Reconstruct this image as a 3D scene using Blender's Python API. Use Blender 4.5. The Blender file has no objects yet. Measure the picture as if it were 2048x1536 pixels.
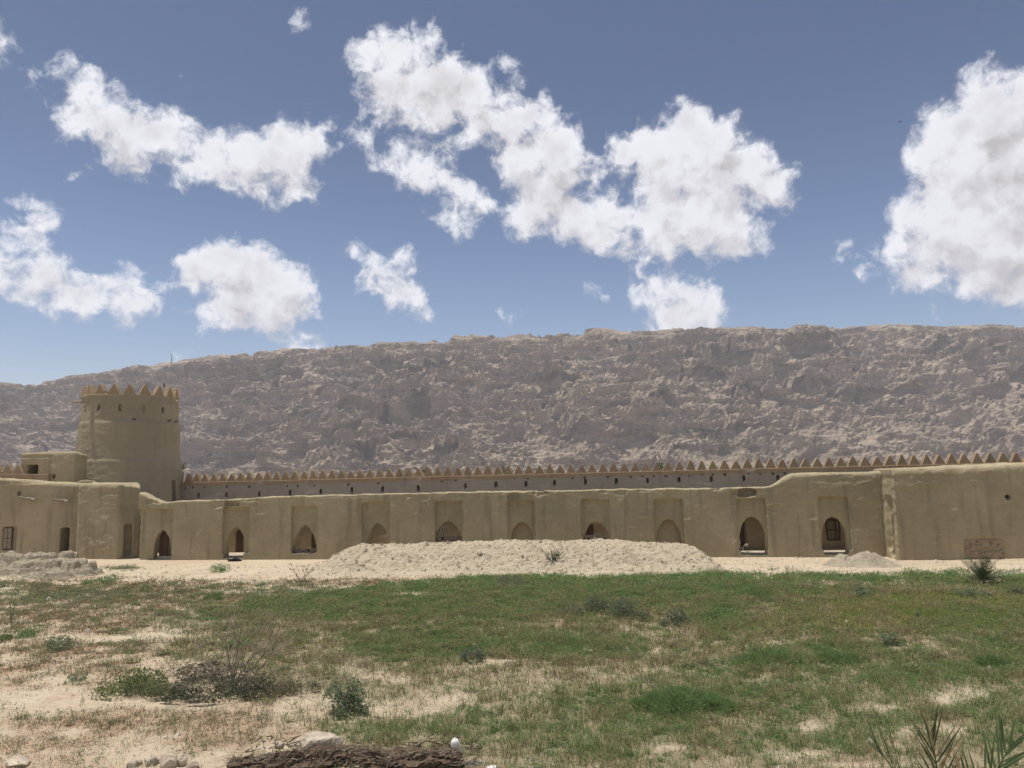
import bpy, bmesh, math, random, time
import numpy as np
from mathutils import Vector, Matrix, Euler

T0 = time.time()
SC = bpy.context.scene
COL = SC.collection
random.seed(7)
RNG = np.random.default_rng(7)
R_ = math.radians

# ------------------------------------------------------------------ camera
F_PX, CAM_H, HOR = 1490.0, 5.65, 945.0          # focal length and horizon row of the 2048 x 1536 photograph
PITCH, ROLL = math.atan((HOR - 768) / F_PX), R_(1.1)
_F = np.array([0, math.cos(PITCH), math.sin(PITCH)])
_U0 = np.array([0, -math.sin(PITCH), math.cos(PITCH)])
_R0 = np.array([1.0, 0, 0])
_R = math.cos(ROLL) * _R0 - math.sin(ROLL) * _U0
_U = math.sin(ROLL) * _R0 + math.cos(ROLL) * _U0
_C = np.array([0, 0, CAM_H])
cam_d = bpy.data.cameras.new('camera')
cam_d.lens, cam_d.sensor_width, cam_d.clip_end, cam_d.clip_start = F_PX / 2048 * 36, 36, 30000, 0.1
cam = bpy.data.objects.new('camera', cam_d)
COL.objects.link(cam)
cam.matrix_world = Matrix(((_R[0], _U[0], -_F[0], _C[0]), (_R[1], _U[1], -_F[1], _C[1]), (_R[2], _U[2], -_F[2], _C[2]), (0, 0, 0, 1)))
SC.camera = cam

# ------------------------------------------------------------------ exposure, sun, sky
SC.view_settings.view_transform = 'Standard'
SC.view_settings.look = 'None'
SC.view_settings.exposure = 0.12
SC.view_settings.gamma = 1
SC.view_settings.use_curve_mapping = False
SC.cycles.max_bounces = 6
SC.cycles.diffuse_bounces = 4
SC.cycles.transparent_max_bounces = 6
SC.cycles.volume_bounces = 1
SUN_EL = R_(79)
SUN_AZ = math.atan2(-0.995, 0.10)                # compass angle from +Y towards +X
sdir = Vector((math.cos(SUN_EL) * math.sin(SUN_AZ), math.cos(SUN_EL) * math.cos(SUN_AZ), math.sin(SUN_EL)))
sun_d = bpy.data.lights.new('sun', 'SUN')
sun_d.energy, sun_d.angle, sun_d.color = 4.6, R_(0.53), (1.0, 0.955, 0.88)
sun = bpy.data.objects.new('sun', sun_d)
COL.objects.link(sun)
sun.rotation_euler = sdir.to_track_quat('Z', 'Y').to_euler()
sun.location = (0, 0, 60)
SKY_STRENGTH = 0.065
CLOUD_LIGHT, CLOUD_DARK = (0.86, 0.87, 0.915), (0.475, 0.458, 0.475)


def ray(u, v):
    return _F + _R * (u - 1024) / F_PX + _U * (768 - v) / F_PX


def P(u, v, Y):                                  # point on the sight line (u, v) at distance Y
    d = ray(u, v)
    return _C + d * Y / d[1]


def G(u, v, z=0.0):                              # point on the sight line (u, v) at height z
    d = ray(u, v)
    return _C + d * (z - CAM_H) / d[2]


def proj(Q):
    d = Q - _C
    w = d @ _F
    return 1024 + F_PX * (d @ _R) / w, 768 - F_PX * (d @ _U) / w


# ------------------------------------------------------------------ numpy noise
_GR = np.array([[1, 1, 0], [-1, 1, 0], [1, -1, 0], [-1, -1, 0], [1, 0, 1], [-1, 0, 1], [1, 0, -1], [-1, 0, -1],
                [0, 1, 1], [0, -1, 1], [0, 1, -1], [0, -1, -1], [1, 1, 0], [0, -1, 1], [-1, 1, 0], [0, -1, -1]], np.float32)


def gnoise(Q, seed=0):
    Q = np.asarray(Q, np.float64)
    i = np.floor(Q).astype(np.int64)
    f = (Q - i).astype(np.float32)
    w = f * f * f * (f * (f * 6 - 15) + 10)
    i = i.astype(np.uint32)
    out = 0
    for a in (0, 1):
        wx = w[:, 0] if a else 1 - w[:, 0]
        for b in (0, 1):
            wy = w[:, 1] if b else 1 - w[:, 1]
            for c in (0, 1):
                wz = w[:, 2] if c else 1 - w[:, 2]
                h = (i[:, 0] + np.uint32(a)) * np.uint32(374761393) + (i[:, 1] + np.uint32(b)) * np.uint32(668265263) \
                    + (i[:, 2] + np.uint32(c)) * np.uint32(2246822519) + np.uint32((seed * 3266489917) & 0xffffffff)
                h = (h ^ (h >> np.uint32(13))) * np.uint32(1274126177)
                h = h ^ (h >> np.uint32(16))
                g = _GR[h & np.uint32(15)]
                out = out + wx * wy * wz * (g[:, 0] * (f[:, 0] - a) + g[:, 1] * (f[:, 1] - b) + g[:, 2] * (f[:, 2] - c))
    return out


def fbm(Q, octv=4, gain=0.5, seed=0):
    s, a, k = 0, 1.0, 1.0
    for o in range(octv):
        s = s + a * gnoise(Q * k, seed + o)
        a *= gain
        k *= 2.03
    return s


def ridged(Q, octv=4, gain=0.5, seed=0):
    s, a, k, t = 0, 1.0, 1.0, 0
    for o in range(octv):
        s = s + a * (1 - 1.6 * np.abs(gnoise(Q * k, seed + o))) ** 2
        t += a
        a *= gain
        k *= 2.03
    return s / t


def facets(Q, seed=0):
    """angular blocks: every point takes the tilted plane of its nearest cell centre"""
    Q = np.asarray(Q, np.float64)
    base = np.floor(Q).astype(np.int64)
    best = np.full(len(Q), 9e9, np.float32)
    val = np.zeros(len(Q), np.float32)
    for a in (-1, 0, 1):
        for b in (-1, 0, 1):
            for c in (-1, 0, 1):
                i = (base + np.array([a, b, c]))
                iu = i.astype(np.uint32)
                h = iu[:, 0] * np.uint32(374761393) + iu[:, 1] * np.uint32(668265263) + iu[:, 2] * np.uint32(2246822519) + np.uint32(seed * 7919)
                h = (h ^ (h >> np.uint32(13))) * np.uint32(1274126177)
                h = h ^ (h >> np.uint32(16))
                r = np.stack([(h & np.uint32(1023)), (h >> np.uint32(10)) & np.uint32(1023), (h >> np.uint32(20)) & np.uint32(1023)], 1).astype(np.float32) / 1023.0
                d = (Q - i - r).astype(np.float32)
                dd = (d * d).sum(1)
                g = r[:, [1, 2, 0]] * 2 - 1
                m = dd < best
                best = np.where(m, dd, best)
                val = np.where(m, (d * g).sum(1) + 0.5 * g[:, 0], val)
    return val


def sstep(a, b, x):
    t = np.clip((x - a) / (b - a), 0, 1)
    return t * t * (3 - 2 * t)


# ------------------------------------------------------------------ mesh and object helpers
def mk_mesh(name, V, quads=None, tris=None, smooth=False, attr=None):
    V = np.asarray(V, np.float32).reshape(-1, 3)
    q = np.zeros((0, 4), np.int32) if quads is None else np.asarray(quads, np.int32).reshape(-1, 4)
    t = np.zeros((0, 3), np.int32) if tris is None else np.asarray(tris, np.int32).reshape(-1, 3)
    me = bpy.data.meshes.new(name)
    me.vertices.add(len(V))
    me.vertices.foreach_set('co', V.ravel())
    nl = q.size + t.size
    me.loops.add(nl)
    me.loops.foreach_set('vertex_index', np.concatenate([q.ravel(), t.ravel()]))
    me.polygons.add(len(q) + len(t))
    st = np.concatenate([np.arange(len(q)) * 4, q.size + np.arange(len(t)) * 3]).astype(np.int32)
    me.polygons.foreach_set('loop_start', st)
    me.update(calc_edges=True)
    if attr:
        for k, val in attr.items():
            a = me.color_attributes.new(k, 'FLOAT_COLOR', 'POINT')
            c = np.ones((len(V), 4), np.float32)
            c[:, :val.shape[1]] = val
            a.data.foreach_set('color', c.ravel())
    me.polygons.foreach_set('use_smooth', np.full(len(me.polygons), smooth))
    me.validate()
    return me


def obj(name, me, mat=None, parent=None, loc=(0, 0, 0), rot=(0, 0, 0), scale=(1, 1, 1)):
    o = bpy.data.objects.new(name, me)
    COL.objects.link(o)
    if mat is not None and me is not None and not me.materials:
        me.materials.append(mat)
    o.location, o.rotation_euler, o.scale = loc, rot, scale
    if parent is not None:
        o.parent = parent
    return o


def tag(o, label, cat, group=None):
    o['label'], o['category'] = label, cat
    if group:
        o['group'] = group
    return o


def thing(name, label, cat, loc=(0, 0, 0), rotz=0, group=None):
    o = bpy.data.objects.new(name, None)
    o.empty_display_size = 0.3
    COL.objects.link(o)
    o.location, o.rotation_euler = loc, (0, 0, rotz)
    return tag(o, label, cat, group)


def struct(name, me, mat):
    o = obj(name, me, mat)
    o['kind'] = 'structure'
    return o


class MB:                                        # collects simple shapes into one mesh
    def __init__(s):
        s.v, s.f = [], []

    def add(s, v, f):
        b = len(s.v)
        s.v += [tuple(p) for p in v]
        s.f += [tuple(i + b for i in q) for q in f]
        return s

    def box(s, x0, x1, y0, y1, z0, z1, M=None):
        v = [(x, y, z) for z in (z0, z1) for x, y in ((x0, y0), (x1, y0), (x1, y1), (x0, y1))]
        if M is not None:
            v = [M @ Vector(p) for p in v]
        return s.add(v, [(3, 2, 1, 0), (4, 5, 6, 7), (0, 1, 5, 4), (1, 2, 6, 5), (2, 3, 7, 6), (3, 0, 4, 7)])

    def tube(s, pts, rad, n=6, caps=True):
        pts = [Vector(p) for p in pts]
        if not hasattr(rad, '__len__'):
            rad = [rad] * len(pts)
        b = len(s.v)
        up = Vector((0.13, 0.21, 0.97))
        for k, p in enumerate(pts):
            t = (pts[min(k + 1, len(pts) - 1)] - pts[max(k - 1, 0)]).normalized()
            a = t.cross(up)
            if a.length < 1e-3:
                a = t.cross(Vector((1, 0, 0)))
            a.normalize()
            c = t.cross(a)
            for j in range(n):
                an = 2 * math.pi * j / n
                s.v.append(tuple(p + (a * math.cos(an) + c * math.sin(an)) * rad[k]))
        for k in range(len(pts) - 1):
            for j in range(n):
                j2 = (j + 1) % n
                s.f.append((b + k * n + j, b + k * n + j2, b + (k + 1) * n + j2, b + (k + 1) * n + j))
        if caps:
            s.f.append(tuple(b + j for j in reversed(range(n))))
            s.f.append(tuple(b + (len(pts) - 1) * n + j for j in range(n)))
        return s

    def mesh(s, name, smooth=False):
        me = bpy.data.meshes.new(name)
        me.from_pydata(s.v, [], s.f)
        me.update()
        me.polygons.foreach_set('use_smooth', np.full(len(me.polygons), smooth))
        return me


def verts_of(me):
    a = np.empty(len(me.vertices) * 3, np.float32)
    me.vertices.foreach_get('co', a)
    return a.reshape(-1, 3)


def norms_of(me):
    a = np.empty(len(me.vertices) * 3, np.float32)
    me.vertex_normals.foreach_get('vector', a)
    return a.reshape(-1, 3)


def set_verts(me, V):
    me.vertices.foreach_set('co', np.asarray(V, np.float32).ravel())
    me.update()


def carve(base, cutters, voxel):
    """base minus cutters, remeshed to an even skin of plaster-sized cells"""
    bo = bpy.data.objects.new('tmp', base.mesh('tmp'))
    COL.objects.link(bo)
    co = None
    if cutters is not None and cutters.v:
        co = bpy.data.objects.new('tmpc', cutters.mesh('tmpc'))
        COL.objects.link(co)
        m = bo.modifiers.new('b', 'BOOLEAN')
        m.operation, m.solver, m.object, m.use_self = 'DIFFERENCE', 'EXACT', co, True
    m = bo.modifiers.new('r', 'REMESH')
    m.mode, m.voxel_size, m.adaptivity = 'VOXEL', voxel, 0
    bpy.context.view_layer.update()
    dg = bpy.context.evaluated_depsgraph_get()
    me = bpy.data.meshes.new_from_object(bo.evaluated_get(dg))
    for o in (bo, co):
        if o:
            bpy.data.objects.remove(o)
    me.polygons.foreach_set('use_smooth', np.full(len(me.polygons), True))
    return me


def plaster(me, amp=0.02, seed=0, spots=(), low=0.03):
    """hand-laid mud plaster: soft undulation, trowel ridges, eroded spots (s, z, rs, rz, depth)"""
    V, N = verts_of(me).astype(np.float64), norms_of(me)
    q = V * np.array([0.45, 0.45, 0.6])
    d = low * fbm(q, 2, 0.5, seed)
    d = d + amp * fbm(V * np.array([1.1, 1.1, 2.6]), 4, 0.72, seed + 11)
    r = gnoise(V * np.array([0.6, 0.6, 2.2]), seed + 31)
    d = d + amp * 1.6 * np.exp(-(r / 0.05) ** 2) * sstep(0.0, 0.25, gnoise(V * 0.5, seed + 37))
    sc = ridged(V * np.array([1.4, 1.4, 4.0]), 2, 0.6, seed + 41)
    d = d + amp * 1.0 * sstep(0.74, 0.95, sc) * sstep(0.0, 0.3, fbm(V * 0.4, 2, 0.5, seed + 43))
    for (s, z, rs, rz, dep) in spots:
        e = ((V[:, 0] - s) / rs) ** 2 + ((V[:, 2] - z) / rz) ** 2
        m = sstep(1.25, 0.8, e + 0.5 * gnoise(V * 2.2, seed + 5))
        d = d - m * (dep + 0.5 * dep * fbm(V * 5.0, 3, 0.7, seed + 9))
    set_verts(me, V + N * d[:, None])
    return me


def loft(stn, T, zb=-0.3):
    """wall solid lofted along s from stations (s, ztop, edge radius, thickness or None) in local (s, d, z)"""
    mb = MB()
    rows = []
    for st in stn:
        s, zt, r = st[:3]
        t = st[3] if len(st) > 3 else T
        pr = [(0, zb), (0, zt - r)]
        for k in range(1, 5):
            a = k * math.pi / 8
            pr.append((r - r * math.cos(a), zt - r + r * math.sin(a)))
        for k in range(0, 4):
            a = math.pi / 2 - k * math.pi / 8
            pr.append((t - r + r * math.cos(a), zt - r + r * math.sin(a)))
        pr += [(t, zt - r), (t, zb)]
        rows.append([(s, d, z) for d, z in pr])
    n = len(rows[0])
    v = [p for row in rows for p in row]
    f = []
    for i in range(len(rows) - 1):
        for j in range(n):
            j2 = (j + 1) % n
            f.append((i * n + j, (i + 1) * n + j, (i + 1) * n + j2, i * n + j2))
    f.append(tuple(range(n)))
    f.append(tuple((len(rows) - 1) * n + j for j in reversed(range(n))))
    return mb.add(v, f)


def arch_poly(s0, s1, zb, za, zs=None, point=0.0):
    """arch outline, round with a slight point; za apex, zs springing"""
    w = (s1 - s0) / 2
    c = (s0 + s1) / 2
    if zs is None:
        zs = za - 0.90 * (s1 - s0)
    h = za - zs
    n = 12
    half = []
    for k in range(n):
        t = k / n
        half.append((w * (1 - t ** (1.95 - 0.5 * point)) ** (0.54 + 0.16 * point), zs + h * t))
    pts = [(s0, zb), (s1, zb)] + [(c + x, z) for x, z in half] + [(c, za)] + [(c - x, z) for x, z in half[::-1]]
    return pts


def arch_half(w, zs, h, z):                      # half width of that arch at height z above its foot
    t = min(1.0, max(0.0, (z - zs) / h))
    return w * (1 - t ** 1.95) ** 0.54


def prism_d(mb, poly, d0, d1):                   # outline in (s, z) pushed through the wall
    n = len(poly)
    v = [(s, d0, z) for s, z in poly] + [(s, d1, z) for s, z in poly]
    f = [tuple(range(n)), tuple(reversed(range(n, 2 * n)))] + [(i, i + n, (i + 1) % n + n, (i + 1) % n) for i in range(n)]
    return mb.add(v, f)


def prism_s(mb, poly, s0, s1):                   # outline in (d, z) pushed along s
    n = len(poly)
    v = [(s0, d, z) for d, z in poly] + [(s1, d, z) for d, z in poly]
    f = [tuple(reversed(range(n))), tuple(range(n, 2 * n))] + [(i, (i + 1) % n, (i + 1) % n + n, i + n) for i in range(n)]
    return mb.add(v, f)


class Frame:                                     # a wall's own coordinates: s along it, d into it, z up
    def __init__(s, O, S):
        s.O = np.array([O[0], O[1], 0.0])
        S = np.array([S[0], S[1], 0.0])
        s.S = S / np.linalg.norm(S)
        s.N = np.array([-s.S[1], s.S[0], 0.0])
        s.rotz = math.atan2(s.S[1], s.S[0])

    def hit(s, u, v, d=0.0):
        D = ray(u, v)
        k = ((s.O - _C) @ s.N + d) / (D @ s.N)
        q = _C + D * k - s.O
        return float(q @ s.S), float(q[2])

    def hit_s(s, u, v, sv=0.0):
        D = ray(u, v)
        k = ((s.O - _C) @ s.S + sv) / (D @ s.S)
        q = _C + D * k - s.O
        return float(q @ s.N), float(q[2])

    def w(s, sv, d, z):
        return s.O + s.S * sv + s.N * d + np.array([0, 0, z])


# ------------------------------------------------------------------ materials
def new_mat(name):
    m = bpy.data.materials.new(name)
    m.use_nodes = True
    nt = m.node_tree
    nt.nodes.clear()
    return m, nt


def N_(nt, typ, **kw):
    n = nt.nodes.new(typ)
    ins = kw.pop('ins', {})
    for k, v in kw.items():
        setattr(n, k, v)
    for k, v in ins.items():
        if hasattr(v, 'is_output'):
            nt.links.new(v, n.inputs[k])
        else:
            n.inputs[k].default_value = v
    return n


def c4(c):
    return (c[0], c[1], c[2], 1)


def noise_n(nt, vec, scale, detail=4, rough=0.55, dist=0.0):
    return N_(nt, 'ShaderNodeTexNoise', ins={'Vector': vec, 'Scale': scale, 'Detail': detail, 'Roughness': rough, 'Distortion': dist}).outputs['Fac']


def ramp(nt, fac, lo, hi):
    n = N_(nt, 'ShaderNodeMapRange', ins={'Value': fac, 'From Min': lo, 'From Max': hi})
    n.interpolation_type = 'SMOOTHSTEP'
    return n.outputs[0]


def mixc(nt, fac, a, b, mode='MIX'):
    n = N_(nt, 'ShaderNodeMix', data_type='RGBA', blend_type=mode)
    for k, v in ((0, fac), (6, a), (7, b)):
        if hasattr(v, 'is_output'):
            nt.links.new(v, n.inputs[k])
        else:
            n.inputs[k].default_value = c4(v) if hasattr(v, '__len__') else v
    return n.outputs[2]


def mathn(nt, op, a, b=0.0, c=0.0):
    n = N_(nt, 'ShaderNodeMath', operation=op)
    for k, v in enumerate((a, b, c)):
        if hasattr(v, 'is_output'):
            nt.links.new(v, n.inputs[k])
        else:
            n.inputs[k].default_value = v
    return n.outputs[0]


def finish(nt, col, rough=0.95, height=None, bump=0.3, dist=0.02, spec=0.15):
    b = N_(nt, 'ShaderNodeBsdfPrincipled', ins={'Roughness': rough, 'Specular IOR Level': spec})
    if hasattr(col, 'is_output'):
        nt.links.new(col, b.inputs['Base Color'])
    else:
        b.inputs['Base Color'].default_value = c4(col)
    if height is not None:
        bn = N_(nt, 'ShaderNodeBump', ins={'Strength': bump, 'Distance': dist, 'Height': height})
        nt.links.new(bn.outputs[0], b.inputs['Normal'])
    o = N_(nt, 'ShaderNodeOutputMaterial')
    nt.links.new(b.outputs[0], o.inputs['Surface'])
    return b


def coords(nt, world=False):
    if world:
        return N_(nt, 'ShaderNodeNewGeometry').outputs['Position']
    return N_(nt, 'ShaderNodeTexCoord').outputs['Object']


def vscale(nt, vec, s):
    return N_(nt, 'ShaderNodeVectorMath', operation='MULTIPLY', ins={0: vec, 1: s}).outputs[0]


def mud_mat(name, base, pale, dark, streak=0.5):
    m, nt = new_mat(name)
    v = coords(nt, True)
    big = noise_n(nt, v, 0.35, 5, 0.6)
    mid = noise_n(nt, v, 2.3, 6, 0.65)
    fine = noise_n(nt, v, 28, 3, 0.6)
    col = mixc(nt, ramp(nt, big, 0.35, 0.7), base, pale)
    col = mixc(nt, mathn(nt, 'MULTIPLY', ramp(nt, mid, 0.5, 0.75), 0.45), col, dark)
    run = noise_n(nt, vscale(nt, v, (2.6, 2.6, 0.22)), 1.0, 4, 0.6)          # rain runs
    col = mixc(nt, mathn(nt, 'MULTIPLY', ramp(nt, run, 0.50, 0.70), streak), col, dark)
    lay = noise_n(nt, vscale(nt, v, (0.35, 0.35, 3.2)), 1.0, 5, 0.65)        # courses of plaster
    col = mixc(nt, mathn(nt, 'MULTIPLY', ramp(nt, lay, 0.56, 0.7), 0.4), col, pale)
    scr = noise_n(nt, vscale(nt, v, (1.0, 1.0, 5.0)), 1.0, 6, 0.75, 0.6)        # pale cracks and scrapes
    band = mathn(nt, 'SUBTRACT', 1.0, ramp(nt, mathn(nt, 'ABSOLUTE', mathn(nt, 'SUBTRACT', scr, 0.5)), 0.0, 0.018))
    col = mixc(nt, mathn(nt, 'MULTIPLY', mathn(nt, 'MULTIPLY', band, ramp(nt, mid, 0.5, 0.62)), 0.7), col, pale)
    col = mixc(nt, 0.4, col, mixc(nt, ramp(nt, fine, 0.3, 0.7), dark, pale))
    h = mathn(nt, 'ADD', mathn(nt, 'MULTIPLY', mid, 1.0), mathn(nt, 'MULTIPLY', fine, 0.35))
    finish(nt, col, 0.97, h, 0.9, 0.05)
    return m


def plain_mat(name, c1, c2, scale=6, stretch=(1, 1, 1), rough=0.9, bump=0.4, dist=0.01, spec=0.2):
    m, nt = new_mat(name)
    v = vscale(nt, coords(nt), stretch)
    n = noise_n(nt, v, scale, 5, 0.65)
    finish(nt, mixc(nt, ramp(nt, n, 0.3, 0.7), c1, c2), rough, n, bump, dist, spec)
    return m


def leaf_mat(name, trans=0.3):
    m, nt = new_mat(name)
    a = N_(nt, 'ShaderNodeAttribute', attribute_name='tint')
    d = N_(nt, 'ShaderNodeBsdfDiffuse', ins={'Color': a.outputs['Color'], 'Roughness': 0.9})
    t = N_(nt, 'ShaderNodeBsdfTranslucent', ins={'Color': a.outputs['Color']})
    x = N_(nt, 'ShaderNodeMixShader', ins={0: trans, 1: d.outputs[0], 2: t.outputs[0]})
    o = N_(nt, 'ShaderNodeOutputMaterial', ins={'Surface': x.outputs[0]})
    return m


M_WALL = mud_mat('mud_plaster', (0.322, 0.270, 0.168), (0.440, 0.375, 0.245), (0.195, 0.162, 0.103), 0.75)
M_RAMP = mud_mat('grey_mud_plaster', (0.335, 0.298, 0.238), (0.400, 0.358, 0.288), (0.225, 0.200, 0.162), 0.6)
M_MERL = mud_mat('ochre_mud', (0.315, 0.228, 0.140), (0.385, 0.288, 0.185), (0.185, 0.135, 0.090), 0.75)
M_TOWER = mud_mat('tower_plaster', (0.275, 0.238, 0.168), (0.345, 0.300, 0.215), (0.190, 0.163, 0.118), 0.35)
M_BACK = mud_mat('inner_plaster', (0.370, 0.295, 0.185), (0.460, 0.375, 0.250), (0.230, 0.178, 0.115), 0.3)
M_WOOD = plain_mat('old_wood', (0.075, 0.042, 0.024), (0.150, 0.092, 0.055), 5, (6, 6, 0.6))
M_GREYWOOD = plain_mat('weathered_wood', (0.16, 0.13, 0.10), (0.34, 0.29, 0.23), 5, (6, 6, 0.6))
M_BRICK = plain_mat('mud_brick', (0.19, 0.155, 0.11), (0.33, 0.275, 0.20), 9)
M_STONE = plain_mat('pale_stone', (0.30, 0.25, 0.19), (0.52, 0.45, 0.35), 3, bump=0.8, dist=0.03)
M_BLACK = plain_mat('black_hide', (0.008, 0.008, 0.009), (0.022, 0.020, 0.020), 8)
M_BIRD = plain_mat('dark_feathers', (0.02, 0.02, 0.024), (0.06, 0.06, 0.07), 20)
M_WHITE = plain_mat('white_plastic', (0.58, 0.56, 0.51), (0.82, 0.82, 0.80), 4, rough=0.4, bump=0.05, spec=0.4)
M_FIBRE = plain_mat('palm_fibre', (0.045, 0.030, 0.021), (0.200, 0.145, 0.098), 4, (2.5, 14, 14), bump=0.9, dist=0.03)
M_RED = plain_mat('red_brown_fibre', (0.14, 0.055, 0.022), (0.30, 0.135, 0.05), 6, (2, 12, 12))
M_STRAW = plain_mat('straw', (0.36, 0.29, 0.19), (0.52, 0.44, 0.31), 6)
M_TWIG = plain_mat('twigs', (0.17, 0.140, 0.100), (0.31, 0.265, 0.20), 6)
M_METAL = plain_mat('mast_metal', (0.10, 0.10, 0.11), (0.16, 0.16, 0.17), 2)
M_PANEL = plain_mat('weathered_boards', (0.245, 0.185, 0.125), (0.340, 0.265, 0.185), 2.2, (0.7, 1, 3), bump=0.6)
M_LEAF = leaf_mat('leaves', 0.42)
M_DARK = plain_mat('painted_shade', (0.05, 0.04, 0.03), (0.09, 0.07, 0.05), 3)  # dark colour standing in for shade behind openings and between bricks


# ------------------------------------------------------------------ sky
CLOUDS = """1215,420,40 1180,445,42 1000,250,46 1290,435,44 85,150,22 108,125,14 170,180,46 150,240,42 195,235,62 250,265,62 300,258,52 250,315,38 350,265,42 262,338,14
430,310,57 500,320,67 570,310,67 620,290,42 632,250,20 580,370,37 380,340,30 320,342,22 615,380,25 540,375,32
740,110,45 800,110,52 850,90,36 780,180,66 850,160,66 900,160,56 940,190,56 880,220,56 960,240,50 1008,205,26 1000,130,18 1030,155,18 820,238,36 730,205,22 745,228,18
1020,260,56 1070,240,50 1110,290,56 1050,330,66 1120,330,62 1090,380,62 1060,430,50 1140,430,56 1200,465,46 1020,420,26 1190,350,30
1240,310,42 1300,300,56 1370,240,44 1380,290,76 1440,285,56 1330,350,62 1420,350,82 1500,340,62 1540,370,52 1580,392,26 1330,420,56 1400,435,76 1460,460,62 1340,480,52 1270,505,30 1510,480,32 1290,375,36 1390,500,32 1250,440,38 1455,235,24
655,265,20 690,265,20 722,287,20 760,320,20 810,330,42 850,350,42 890,370,37 930,390,37 962,412,25 920,452,26 885,432,15 880,282,13 910,295,15
1950,170,42 2045,190,62 1900,260,62 1980,250,92 1880,310,62 1850,300,34 1960,340,104 2060,340,120 1870,400,58 1830,440,54 1920,450,94 2010,460,110 2060,555,74 1960,540,66 1830,540,46 1990,590,36 2140,450,150 2140,250,120 1750,540,22 1695,510,15 1795,500,26 1880,540,40
60,420,26 75,450,27 60,480,38 20,490,32 30,530,42 80,545,47 60,580,37 130,575,47 180,595,42 240,580,42 260,605,42 312,605,26 120,620,26 -20,540,50
440,520,47 400,540,52 470,540,62 520,550,62 560,580,62 592,600,47 480,600,62 430,620,46 530,620,52 480,640,30 580,630,36 400,615,15
720,505,18 750,530,25 815,510,20 800,545,28 770,570,35 815,580,30 840,610,22 780,610,20 730,570,17 855,632,12
1290,590,32 1330,590,42 1390,580,37 1400,620,52 1340,640,47 1440,622,27 1370,660,40
-5,70,24 -5,110,14 600,45,13 615,66,9 618,695,26 590,702,16 1190,585,11 1025,628,12 352,720,13 150,358,7 460,162,6 378,165,6 1875,625,7"""


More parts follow.
